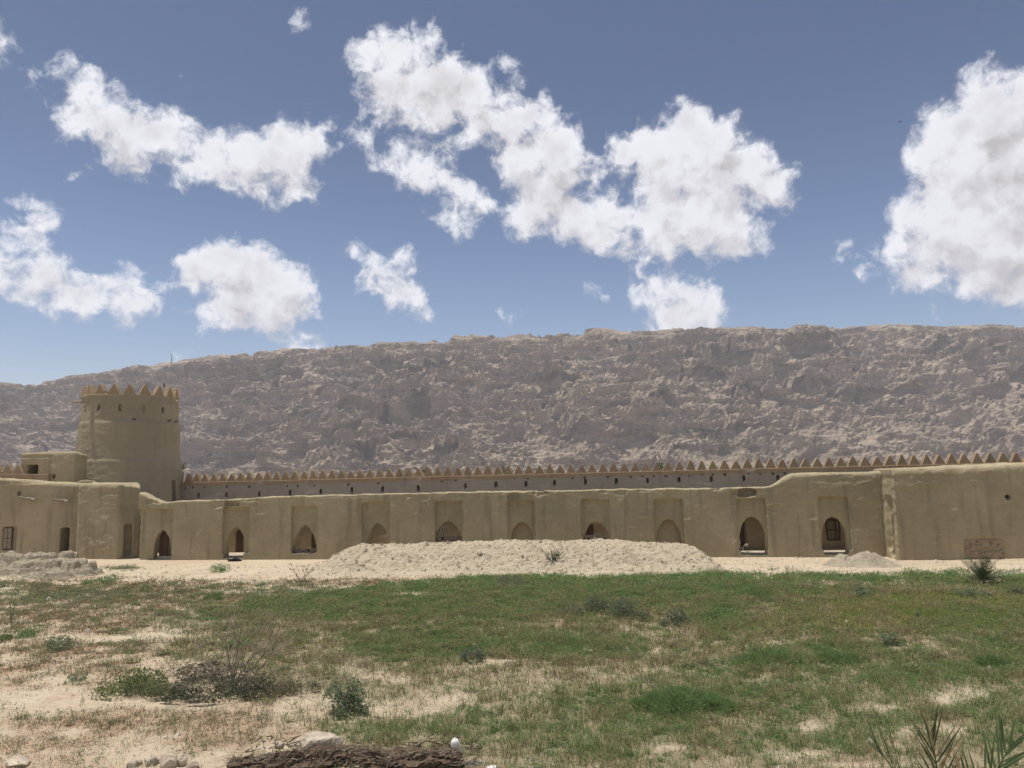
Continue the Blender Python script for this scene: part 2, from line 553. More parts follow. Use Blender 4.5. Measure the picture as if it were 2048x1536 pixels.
def build_sky():
    w = bpy.data.worlds.new('World')
    SC.world = w
    w.use_nodes = True
    nt = w.node_tree
    nt.nodes.clear()
    # a cloud map over azimuth and elevation, stored as sums of products of one-dimensional curves
    AZ, EL0, EL1 = R_(60), R_(-4), R_(64)
    nu, nv = 192, 128
    az = np.linspace(-AZ, AZ, nu)
    el = np.linspace(EL0, EL1, nv)
    A, E = np.meshgrid(az, el)
    fld = np.full(A.shape, -3.0)
    blobs = []
    for tok in CLOUDS.split():
        u, v, r = map(float, tok.split(','))
        d = ray(u, v)
        d = d / np.linalg.norm(d)
        blobs.append((math.atan2(d[0], d[1]), math.asin(d[2]), r / F_PX * (d[1])))
    rr = random.Random(5)
    for k in range(16):                          # the cloud field goes on above and beside the view
        side = rr.random() < 0.6
        a0 = rr.choice((-1, 1)) * rr.uniform(R_(42), R_(57)) if side else rr.uniform(-R_(50), R_(50))
        e0 = rr.uniform(R_(8), R_(50)) if side else rr.uniform(R_(42), R_(60))
        for j in range(9):
            blobs.append((a0 + rr.gauss(0, 0.05), e0 + rr.gauss(0, 0.03), rr.uniform(0.015, 0.05)))
    for a, e, r in blobs:
        dd = np.sqrt(((A - a) * math.cos(e)) ** 2 + (E - e) ** 2)
        fld = np.maximum(fld, (r - dd) / 0.024)
    fld = np.clip(fld, -1.1, 1.3)
    K = 39
    Uv, S, Vh = np.linalg.svd(fld, full_matrices=False)
    grp = bpy.data.node_groups.new('cloud_map', 'ShaderNodeTree')
    grp.interface.new_socket('Vector', in_out='INPUT', socket_type='NodeSocketVector')
    grp.interface.new_socket('Value', in_out='OUTPUT', socket_type='NodeSocketFloat')
    gi, go = grp.nodes.new('NodeGroupInput'), grp.nodes.new('NodeGroupOutput')
    sx = N_(grp, 'ShaderNodeSeparateXYZ', ins={0: gi.outputs[0]})
    azn = mathn(grp, 'ARCTAN2', sx.outputs[0], sx.outputs[1])
    # beyond +-60 degrees the map is mirrored on, so the sky has clouds all round
    azm = mathn(grp, 'PINGPONG', mathn(grp, 'ADD', azn, AZ + 12 * AZ), 2 * AZ)
    un = mathn(grp, 'DIVIDE', azm, 2 * AZ)
    eln = mathn(grp, 'ARCSINE', sx.outputs[2])
    vn = N_(grp, 'ShaderNodeMapRange', ins={'Value': eln, 'From Min': EL0, 'From Max': EL1}).outputs[0]
    uvec = N_(grp, 'ShaderNodeCombineXYZ', ins={0: un, 1: un, 2: un}).outputs[0]
    vvec = N_(grp, 'ShaderNodeCombineXYZ', ins={0: vn, 1: vn, 2: vn}).outputs[0]

    def curve3(vec, cols, pts):
        n = grp.nodes.new('ShaderNodeRGBCurve')
        lo, rg = [], []
        for c in range(3):
            y = cols[c]
            mn, mx = y.min(), max(y.max(), y.min() + 1e-6)
            lo.append(mn)
            rg.append(mx - mn)
            cu = n.mapping.curves[c]
            xs = np.linspace(0, 1, pts)
            ys = (np.interp(xs, np.linspace(0, 1, len(y)), y) - mn) / (mx - mn)
            cu.points[0].location = (0, ys[0])
            cu.points[1].location = (1, ys[-1])
            for x, yy in zip(xs[1:-1], ys[1:-1]):
                cu.points.new(x, yy)
            for p in cu.points:
                p.handle_type = 'AUTO'
        n.mapping.update()
        grp.links.new(vec, n.inputs['Color'])
        return N_(grp, 'ShaderNodeVectorMath', operation='MULTIPLY_ADD', ins={0: n.outputs[0], 1: rg, 2: lo}).outputs[0]
    tot = None
    for k in range(0, K, 3):
        a = curve3(uvec, [Vh[k + c] * math.sqrt(S[k + c]) for c in range(3)], 112)
        b = curve3(vvec, [Uv[:, k + c] * math.sqrt(S[k + c]) for c in range(3)], 80)
        dt = N_(grp, 'ShaderNodeVectorMath', operation='DOT_PRODUCT', ins={0: a, 1: b}).outputs['Value']
        tot = dt if tot is None else mathn(grp, 'ADD', tot, dt)
    grp.links.new(tot, go.inputs[0])

    dirv = N_(nt, 'ShaderNodeTexCoord').outputs['Generated']
    dirn = N_(nt, 'ShaderNodeVectorMath', operation='NORMALIZE', ins={0: dirv}).outputs[0]
    warp = N_(nt, 'ShaderNodeTexNoise', ins={'Vector': dirn, 'Scale': 34.0, 'Detail': 3.0, 'Roughness': 0.5})
    wv = N_(nt, 'ShaderNodeVectorMath', operation='SUBTRACT', ins={0: warp.outputs['Color'], 1: (0.5, 0.5, 0.5)}).outputs[0]
    dw = N_(nt, 'ShaderNodeVectorMath', operation='MULTIPLY_ADD', ins={0: wv, 1: (0.018, 0.018, 0.018), 2: dirn}).outputs[0]

    def density(vec):
        g = nt.nodes.new('ShaderNodeGroup')
        g.node_tree = grp
        nt.links.new(vec, g.inputs[0])
        nz = N_(nt, 'ShaderNodeTexNoise', ins={'Vector': vec, 'Scale': 38.0, 'Detail': 9.0, 'Roughness': 0.62, 'Distortion': 0.1}).outputs['Fac']
        return g.outputs[0], nz
    f0, n0 = density(dw)
    f0 = mathn(nt, 'ADD', f0, 0.03)
    up = N_(nt, 'ShaderNodeVectorMath', operation='ADD', ins={0: dw, 1: (-0.008, 0, 0.026)}).outputs[0]
    f1, n1 = density(up)
    f1 = mathn(nt, 'ADD', f1, 0.03)
    d0 = mathn(nt, 'MULTIPLY_ADD', mathn(nt, 'SUBTRACT', n0, 0.5), 2.9, f0)
    d1 = mathn(nt, 'MULTIPLY_ADD', mathn(nt, 'SUBTRACT', n1, 0.5), 2.9, f1)
    alpha = ramp(nt, d0, -0.22, 0.72)
    core = ramp(nt, f0, 0.1, 1.2)
    shade = mathn(nt, 'ADD', mathn(nt, 'MULTIPLY', ramp(nt, mathn(nt, 'SUBTRACT', d1, d0), -0.5, 0.9), 0.62), mathn(nt, 'MULTIPLY', core, 0.16))
    body = N_(nt, 'ShaderNodeTexNoise', ins={'Vector': up, 'Scale': 17.0, 'Detail': 4.0, 'Roughness': 0.5}).outputs['Fac']
    shade = mathn(nt, 'ADD', shade, mathn(nt, 'MULTIPLY', mathn(nt, 'MULTIPLY', ramp(nt, body, 0.44, 0.66), core), 0.42))
    ccol = mixc(nt, mathn(nt, 'MINIMUM', shade, 1.0), CLOUD_LIGHT, CLOUD_DARK)
    sky = N_(nt, 'ShaderNodeTexSky', sky_type='NISHITA', sun_disc=False, sun_elevation=SUN_EL, sun_rotation=SUN_AZ,
             altitude=300, air_density=1.0, dust_density=1.7, ozone_density=1.6)
    hs = N_(nt, 'ShaderNodeHueSaturation', ins={'Color': sky.outputs[0], 'Saturation': 1.22, 'Value': 1.0, 'Hue': 0.504})
    el = N_(nt, 'ShaderNodeSeparateXYZ', ins={0: dirn}).outputs[2]
    low = mathn(nt, 'MULTIPLY_ADD', ramp(nt, el, 0.50, 0.02), 0.78, 0.95)      # paler towards the dusty horizon all round
    skyc = mixc(nt, 1.0, hs.outputs[0], N_(nt, 'ShaderNodeVectorMath', operation='SCALE', ins={0: (SKY_STRENGTH * 10,) * 3, 'Scale': low}).outputs[0], 'MULTIPLY')
    cl10 = mixc(nt, 1.0, ccol, (10, 10, 10), 'MULTIPLY')
    fin = mixc(nt, mathn(nt, 'MULTIPLY', alpha, 0.97), skyc, cl10)
    bg = N_(nt, 'ShaderNodeBackground', ins={'Color': fin, 'Strength': 0.1})
    N_(nt, 'ShaderNodeOutputWorld', ins={'Surface': bg.outputs[0]})
    w.cycles.sampling_method = 'MANUAL'
    w.cycles.sample_map_resolution = 512


build_sky()


# ------------------------------------------------------------------ vegetation cover painted by place
def gauss(u, v, cu, cv, ru, rv, p=2.0):
    return np.exp(-(np.abs((u - cu) / ru) ** p + np.abs((v - cv) / rv) ** p))


def cover(X, Y):
    """how much grows where: lush grass, brown weeds, rust herbs, yellow weeds (0..1 each) at ground points"""
    Q = np.stack([X, Y, np.zeros_like(X)], 1)
    u, v = proj(Q)
    n1 = fbm(Q * 0.35, 3, 0.55, 101)
    n2 = fbm(Q * 1.1, 3, 0.55, 102)
    n3 = fbm(Q * 3.0, 2, 0.55, 103)
    inside = sstep(1141, 1158, v + 10 * n2)
    # line that separates the bare left ground from the grown right side
    edge = np.interp(v, [1140, 1165, 1185, 1200, 1225, 1260, 1300, 1350, 1395, 1430, 1480, 1540],
                     [1250, 880, 720, 560, 400, 380, 300, 480, 560, 620, 640, 560])
    grown = sstep(-70, 90, u - edge + 120 * n1 + 60 * n2)
    lush = gauss(u, v, 1050, 1172, 560, 26, 4) * 0.95 + gauss(u, v, 760, 1215, 330, 24, 3) * 0.8 + gauss(u, v, 1300, 1190, 260, 30, 3) * 0.5
    for a in ((1600, 1315, 130, 26), (1490, 1330, 60, 20), (1390, 1395, 120, 46), (1520, 1185, 60, 20), (1430, 1235, 50, 22), (1850, 1350, 150, 34),
              (1990, 1320, 90, 50), (1320, 1450, 150, 60), (1560, 1410, 180, 40), (1760, 1440, 170, 50), (2000, 1460, 120, 50), (1180, 1410, 70, 35),
              (930, 1460, 130, 44), (1080, 1470, 120, 36), (780, 1470, 90, 24), (1950, 1240, 110, 22), (1880, 1152, 90, 14), (1650, 1153, 50, 8), (1730, 1158, 60, 7), (2040, 1165, 30, 14),
              (1120, 1290, 120, 25), (870, 1290, 150, 30), (1250, 1500, 200, 40), (1560, 1490, 220, 40), (1960, 1415, 110, 26), (1120, 1145, 70, 8)):
        lush = np.maximum(lush, gauss(u, v, a[0], a[1], a[2] * 1.15, a[3] * 1.15) * 1.05)
    lush = np.clip(1.15 * lush + 0.42 * n2 - 0.10 + 0.32 * n1 + 0.1 * n3, 0, 1) * sstep(-120, 20, u - edge + 90 * n2)
    brown = np.clip(0.95 + 0.32 * n2 + 0.25 * n1, 0, 1.2) * grown * sstep(1150, 1190, v)
    fore = sstep(1330, 1450, v) * sstep(1250, 900, u)
    brown = brown * (1 - 0.20 * fore * np.clip(0.9 + 1.6 * n3, 0, 1.4))
    yel = np.clip(gauss(u, v, 1900, 1225, 260, 45, 3) + gauss(u, v, 1580, 1260, 250, 40, 3) * 0.35 + 0.3 * n2 - 0.1, 0, 1) * grown
    # bare sand showing through on the right
    bare = np.zeros_like(u)
    for a in ((1925, 1385, 70, 22), (1760, 1415, 55, 9), (1620, 1455, 40, 16), (1590, 1510, 90, 16), (1880, 1460, 110, 18), (1720, 1532, 120, 8),
              (985, 1325, 45, 10), (640, 1400, 80, 22), (800, 1420, 130, 26), (900, 1400, 60, 20), (740, 1350, 70, 12), (1330, 1500, 60, 12), (1680, 1325, 60, 6)):
        bare = np.maximum(bare, gauss(u, v, *a) * 1.25)
    bare = np.clip(bare + 0.5 * n3 - 0.15, 0, 1)
    left = 1 - grown
    rust = np.clip(0.34 + 1.0 * n1 + 0.6 * n2, 0, 1) * left * sstep(1150, 1175, v)
    for a in ((110, 1235, 150, 22), (160, 1300, 160, 22), (330, 1200, 200, 14), (280, 1180, 120, 8), (430, 1440, 160, 14), (100, 1520, 90, 14), (90, 1290, 90, 14)):
        rust = np.maximum(rust, gauss(u, v, a[0], a[1], a[2], a[3]) * np.clip(0.9 + 0.7 * n2, 0, 1))
    herb = np.clip(0.28 + 0.9 * n2 + 0.6 * n3, 0, 1) * left * sstep(1155, 1180, v)
    for a in ((170, 1190, 150, 14), (60, 1275, 80, 9), (260, 1285, 130, 16), (380, 1240, 120, 22), (240, 1135, 45, 6), (330, 1122, 40, 3), (330, 1440, 170, 30), (90, 1430, 150, 24), (420, 1480, 170, 22), (560, 1440, 120, 30), (620, 1185, 120, 12), (770, 1140, 26, 5)):
        herb = np.maximum(herb, gauss(u, v, a[0], a[1], a[2], a[3]) * np.clip(0.8 + 0.9 * n2, 0, 1))
    sandy = np.maximum(gauss(u, v, 130, 1395, 180, 26, 3), gauss(u, v, 190, 1275, 210, 8, 3))
    sandy = np.maximum(sandy, gauss(u, v, 330, 1400, 140, 14, 3))
    sandy = np.maximum(sandy, gauss(u, v, 820, 1187, 75, 6, 3) * (u < 900))
    k = (1 - 0.95 * np.clip(sandy, 0, 1)) * (1 - 0.9 * bare)
    zone = inside + 0.22 * sstep(1119, 1124, v) * sstep(0.05, 0.5, n2 + n3) + gauss(u, v, 240, 1135, 45, 6) + gauss(u, v, 330, 1122, 40, 3)
    return lush * k * inside, brown * k * inside, rust * k * inside, yel * k * inside, herb * k * np.clip(zone, 0, 1)


def ground_z(X, Y):
    Q = np.stack([X, Y, np.zeros_like(X)], 1)
    near = sstep(52, 44, Y) * sstep(60, 40, np.abs(X))
    return near * (0.10 * fbm(Q * 0.12, 2, 0.5, 60) + 0.045 * fbm(Q * 0.7, 3, 0.55, 61) + 0.02 * fbm(Q * 3.1, 3, 0.6, 62))


def build_ground():
    xs = np.arange(-42, 42.01, 0.225)
    gx = 42 * np.power(1.32, np.arange(1, 20))
    xs = np.concatenate([-gx[::-1], xs, gx])
    ys = np.concatenate([[-6000, -1500, -400, -100, -30, 0, 6, 9, 11], np.arange(12, 54.01, 0.18), 54 * np.power(1.3, np.arange(1, 20))])
    Xg, Yg = np.meshgrid(xs, ys)
    X, Y = Xg.ravel(), Yg.ravel()
    Z = ground_z(X, Y)
    lush, brown, rust, yel, herb = cover(X, np.maximum(Y, 8.0))
    msk = ((Y > 11) & (Y < 54) & (np.abs(X) < 45)).astype(float)
    tint = np.stack([np.clip(0.8 * lush + 0.8 * brown + 0.7 * yel, 0, 1) * msk, np.clip(rust + 0.3 * herb, 0, 1) * msk, lush * msk], 1)
    n, m = len(xs), len(ys)
    i = np.arange(n * m).reshape(m, n)
    q = np.stack([i[:-1, :-1], i[:-1, 1:], i[1:, 1:], i[1:, :-1]], -1).reshape(-1, 4)
    me = mk_mesh('ground', np.stack([X, Y, Z], 1), q, smooth=True, attr={'soil': tint})
    m_, nt = new_mat('sandy_soil')
    v = coords(nt, True)
    a = N_(nt, 'ShaderNodeAttribute', attribute_name='soil')
    sp = N_(nt, 'ShaderNodeSeparateColor', ins={0: a.outputs['Color']})
    big = noise_n(nt, v, 0.28, 5, 0.6)
    mid = noise_n(nt, vscale(nt, v, (0.8, 1.6, 1)), 1.3, 6, 0.65)
    fine = noise_n(nt, v, 11, 5, 0.7)
    peb = noise_n(nt, v, 34, 3, 0.7)
    col = mixc(nt, ramp(nt, big, 0.35, 0.68), (0.535, 0.452, 0.325), (0.480, 0.388, 0.275))
    col = mixc(nt, ramp(nt, mid, 0.48, 0.70), col, (0.43, 0.325, 0.225))
    col = mixc(nt, mathn(nt, 'MULTIPLY', ramp(nt, fine, 0.5, 0.72), 0.8), col, (0.30, 0.23, 0.155))
    col = mixc(nt, mathn(nt, 'MULTIPLY', ramp(nt, peb, 0.58, 0.7), 0.5), col, (0.62, 0.54, 0.42))
    col = mixc(nt, mathn(nt, 'MULTIPLY', sp.outputs[1], 0.55), col, (0.30, 0.185, 0.11))
    col = mixc(nt, mathn(nt, 'MULTIPLY', sp.outputs[0], 0.75), col, (0.20, 0.165, 0.095))
    h = mathn(nt, 'ADD', mathn(nt, 'MULTIPLY', mid, 1.2), mathn(nt, 'ADD', mathn(nt, 'MULTIPLY', fine, 0.5), mathn(nt, 'MULTIPLY', peb, 0.2)))
    finish(nt, col, 0.98, h, 0.9, 0.12, 0.1)
    struct('ground', me, m_)


build_ground()


# ------------------------------------------------------------------ the mountain
RIDGE = [(-700, 790), (-300, 775), (0, 762), (60, 768), (100, 764), (150, 748), (200, 745), (270, 732), (340, 722), (420, 710), (500, 703), (560, 697), (640, 697), (720, 690),
         (780, 682), (840, 680), (900, 675), (960, 668), (1000, 672), (1040, 665), (1100, 667), (1180, 656), (1205, 652), (1260, 658), (1330, 656), (1400, 655), (1500, 652),
         (1560, 657), (1620, 648), (1680, 654), (1740, 650), (1800, 647), (1830, 654), (1900, 651), (1960, 649), (2048, 651), (2300, 660), (2700, 690)]
YR = 1300.0


def build_mountain():
    rp = np.array([P(u, v, YR) for u, v in RIDGE])
    xs = np.concatenate([-1150 - 60 * np.power(1.35, np.arange(9, -1, -1)), np.arange(-1150, -960, 6.0), np.arange(-960, 960.1, 2.25), np.arange(964, 1150.1, 6.0), 1150 + 60 * np.power(1.35, np.arange(0, 10))])
    tf = np.linspace(0, 1, 250)
    tb = np.array([1.03, 1.1, 1.25, 1.5, 1.9])
    Hx = np.interp(xs, rp[:, 0], rp[:, 2])
    z3 = np.zeros_like(xs)
    Hx = Hx + 1.6 * fbm(np.stack([xs / 40, z3, z3], 1), 2, 0.6, 300) + 5.0 * (ridged(np.stack([xs / 34, z3, z3], 1), 3, 0.6, 302) - 0.6)
    yf = 850 + 70 * gnoise(np.stack([xs / 260, z3, z3 + 3.3], 1), 301)
    Tt, Xg = np.meshgrid(np.concatenate([tf, tb]), xs, indexing='ij')
    H = np.broadcast_to(Hx, Xg.shape)
    Yf = np.broadcast_to(yf, Xg.shape)
    front = Tt <= 1
    prof = np.where(front, 0.62 * Tt + 0.38 * Tt ** 2.1, 1 - 0.9 * (Tt - 1))
    Yg = Yf + (YR - Yf) * Tt
    Zg = H * prof
    shp = Xg.shape
    X, Y, Z, t = Xg.ravel(), Yg.ravel(), Zg.ravel(), Tt.ravel()
    Q = np.stack([X, Y * 1.0, Z * 1.3], 1)
    warp = np.stack([fbm(Q / 120, 3, 0.5, 310), fbm(Q / 120, 3, 0.5, 311), fbm(Q / 120, 3, 0.5, 312)], 1)
    Qw = Q + 26 * warp
    env = sstep(0.0, 0.12, t) * (1 - 0.86 * sstep(0.90, 1.0, t))
    d = 42 * (ridged(Qw / 210, 2, 0.5, 320) - 0.62)
    d = d + 20 * (ridged(Qw / np.array([110, 84, 84]), 2, 0.5, 330) - 0.62)
    crag = sstep(-0.25, 0.35, fbm(Q / 130, 3, 0.55, 345))         # craggy rock against smoother scree
    d = d + (3 + 6 * crag) * (ridged(Qw / np.array([40, 28, 22]), 3, 0.62, 340) - 0.6)
    d = d + (2.4 + 4.5 * crag) * fbm(Q / 9, 2, 0.65, 350)
    d = d + 8 * facets(Qw / np.array([64, 40, 24]), 391) + (3 + 6 * crag) * facets(Q / np.array([21, 13, 7]) + 0.4 * warp, 392) + 2.6 * facets(Q / np.array([9, 6, 4.0]) + 0.4 * warp, 393)
    d = d * env
    Z2 = Z + 0.80 * d
    Y2 = Y - 0.60 * d
    # alcoves: bites out of the face with steep dark back walls, the largest where the photograph has them
    uu, vv = proj(np.stack([X, Y, Z], 1))
    bite = 0.75 * sstep(0.16, 0.30, gnoise(np.stack([X / 62, Y / 60, Z / 34], 1) + 0.35 * warp, 346)) * sstep(0.1, 0.25, t) * sstep(0.97, 0.9, t)
    wob = 1 + 0.6 * warp[:, 0] + 0.8 * fbm(Q / 18, 3, 0.6, 347)
    for (u, v, ru, rv) in ((1895, 702, 34, 34), (1985, 712, 30, 46), (2050, 750, 50, 26), (1610, 752, 62, 18), (1505, 775, 36, 16), (1420, 742, 40, 14), (1465, 700, 44, 12), (1620, 692, 50, 12), (1750, 770, 34, 16), (1115, 770, 38, 18),
                           (735, 750, 28, 10), (775, 716, 34, 10), (880, 722, 40, 14), (500, 752, 26, 12), (550, 742, 12, 14), (765, 840, 10, 26), (850, 905, 60, 14), (840, 800, 20, 12), (1330, 800, 22, 14), (700, 900, 50, 14), (1480, 850, 50, 12), (390, 700, 30, 8)):
        e = ((uu - u) / ru) ** 2 + ((vv - v) / rv) ** 2
        bite = np.maximum(bite, 1.15 * sstep(1.25, 0.65, e * wob))
    Y2 = Y2 + 24 * bite * env
    Z2 = Z2 - 2.0 * bite * env
    # bedding: ledges that dip gently, strongest along the top
    bed = Z2 - (0.035 - 0.10 * sstep(0.6, 0.2, t)) * X + 14 * fbm(Q / 150, 2, 0.5, 360)
    amt = (0.38 + 0.80 * sstep(0.55, 0.85, t)) * sstep(-0.25, 0.35, fbm(Q / 60, 3, 0.6, 361) + 0.25)
    e2 = sstep(0.0, 0.12, t) * (1 - 0.5 * sstep(0.95, 1.0, t))
    for lam, k, sd in ((46, 0.8, 370), (15, 1.0, 371), (7.0, 1.0, 372)):
        bb = bed / lam + 0.35 * gnoise(Q / (lam * 3), sd)
        fr = bb - np.floor(bb)
        m = amt * k
        if lam == 46:
            m = m * sstep(0.0, 0.35, gnoise(Q / 130, 380))
        step = sstep(0.30, 0.70, fr) - fr
        Z2 = Z2 + m * lam * step * 0.62 * e2
        Y2 = Y2 - m * lam * step * 0.34 * e2
    q = np.arange(X.size).reshape(shp)
    q = np.stack([q[:-1, :-1], q[:-1, 1:], q[1:, 1:], q[1:, :-1]], -1).reshape(-1, 4)
    me = mk_mesh('mountain', np.stack([X, Y2, Z2 - 1.0], 1), q, smooth=False)
    m_, nt = new_mat('limestone')
    v = coords(nt, True)
    big = noise_n(nt, v, 0.006, 5, 0.6)
    mid = noise_n(nt, vscale(nt, v, (0.6, 0.6, 1.6)), 0.05, 7, 0.68)
    fin_ = noise_n(nt, v, 0.28, 6, 0.7)
    strat = noise_n(nt, vscale(nt, v, (0.012, 0.012, 0.26)), 1.0, 5, 0.65)
    dark_bed = noise_n(nt, vscale(nt, v, (0.009, 0.009, 0.17)), 1.0, 4, 0.6, 0.3)
    col = mixc(nt, ramp(nt, mid, 0.36, 0.64), (0.305, 0.246, 0.194), (0.650, 0.535, 0.400))
    col = mixc(nt, mathn(nt, 'MULTIPLY', ramp(nt, strat, 0.48, 0.66), 0.5), col, (0.600, 0.500, 0.370))
    col = mixc(nt, mathn(nt, 'MULTIPLY', ramp(nt, dark_bed, 0.54, 0.68), 0.45), col, (0.240, 0.198, 0.162))
    col = mixc(nt, mathn(nt, 'MULTIPLY', ramp(nt, big, 0.4, 0.65), 0.35), col, (0.330, 0.268, 0.206))
    col = mixc(nt, mathn(nt, 'MULTIPLY', ramp(nt, fin_, 0.55, 0.75), 0.6), col, (0.62, 0.52, 0.385))
    col = mixc(nt, mathn(nt, 'MULTIPLY', ramp(nt, fin_, 0.46, 0.28), 0.6), col, (0.170, 0.138, 0.112))
    h = mathn(nt, 'ADD', mathn(nt, 'MULTIPLY', mid, 2.2), fin_)
    finish(nt, col, 0.95, h, 1.0, 9.0, 0.05)
    struct('mountain', me, m_)
    # thin relay mast on the ridge
    b = P(343, 724, YR - 6)
    top = P(343, 708, YR - 6)[2]
    th = thing('relay_mast', 'thin dark mast standing on the mountain ridge against a small cloud', 'mast', (b[0], b[1], b[2] - 4))
    mb = MB()
    hh = top - b[2] + 4
    for k in range(3):
        a = k * 2.094
        mb.tube([(0.9 * math.cos(a), 0.9 * math.sin(a), 0), (0.5 * math.cos(a), 0.5 * math.sin(a), hh)], 0.22, 5)
    for j in range(9):
        z = hh * j / 9
        for k in range(3):
            a, c = k * 2.094, (k + 1) * 2.094
            mb.tube([(0.85 * math.cos(a), 0.85 * math.sin(a), z), (0.8 * math.cos(c), 0.8 * math.sin(c), z + hh / 9)], 0.12, 4)
    obj('lattice', mb.mesh('lattice'), M_METAL, th)
    mb = MB()
    mb.box(-0.9, 0.9, -0.9, 0.9, hh - 1.6, hh - 0.1)
    obj('antenna_box', mb.mesh('antenna_box'), M_METAL, th)


build_mountain()

# ------------------------------------------------------------------ fort frames
FA = Frame((0, 50.35), (1, -0.124))              # arcade front
FR = Frame((0, 58.17), (1, -0.173))              # rampart
FB = Frame(P(1796, 1117, 45.7)[:2], (1, -0.09))          # right block, origin at its left front corner
_b0, _b1 = P(146, 1110, 55.5), P(235, 1118.7, 54.54)
FL = Frame((_b0[0], _b0[1]), (_b1[0] - _b0[0], _b1[1] - _b0[1]))   # left projecting block
FLA = Frame((-34.5, 56.0), (1, -0.03))           # left house front
FC = Frame(P(148, 950, 57.5)[:2], (1, -0.05))    # upper room


def merlon_mesh(w, h, t, seed):
    rn = random.Random(seed)
    n = 7
    out = []
    for sgn in (1, -1):
        for k in range(n):
            a = k / (n - 1)
            x = 0.5 * w * (1 - a ** 1.12 * 0.86)
            out.append((sgn * x + rn.gauss(0, 0.006), h * (1 - (1 - a) ** 1.0) * 1.0))
    rgt = [(x, z) for x, z in out[:n]]
    lft = [(x, z) for x, z in out[n:]]
    poly = [(0.5 * w, -0.12)] + rgt + [(0, h * 1.03)] + lft[::-1] + [(-0.5 * w, -0.12)]
    m = len(poly)
    mb = MB()
    e = 0.028
    rings = []
    cx, cz = 0, h * 0.35
    for d, sh in ((-t / 2, 1 - 2 * e / w), (-t / 2 + e, 1), (t / 2 - e, 1), (t / 2, 1 - 2 * e / w)):
        rings.append([((x - cx) * sh + cx + rn.gauss(0, 0.003), d, (z - cz) * sh + cz) for x, z in poly])
    v = [p for r in rings for p in r]
    f = [tuple(range(m)), tuple(reversed(range(3 * m, 4 * m)))]
    for i in range(3):
        f += [(i * m + j, (i + 1) * m + j, (i + 1) * m + (j + 1) % m, i * m + (j + 1) % m) for j in range(m)]
    mb.add(v, f)
    me = mb.mesh('merlon', False)
    me.materials.append(M_MERL)
    return me


MERL = [merlon_mesh(0.77 * random.uniform(0.96, 1.02), 0.70 * random.uniform(0.96, 1.05), 0.42, k) for k in range(6)]
MERLT = [merlon_mesh(0.84, 0.76 * random.uniform(0.96, 1.04), 0.40, 20 + k) for k in range(4)]


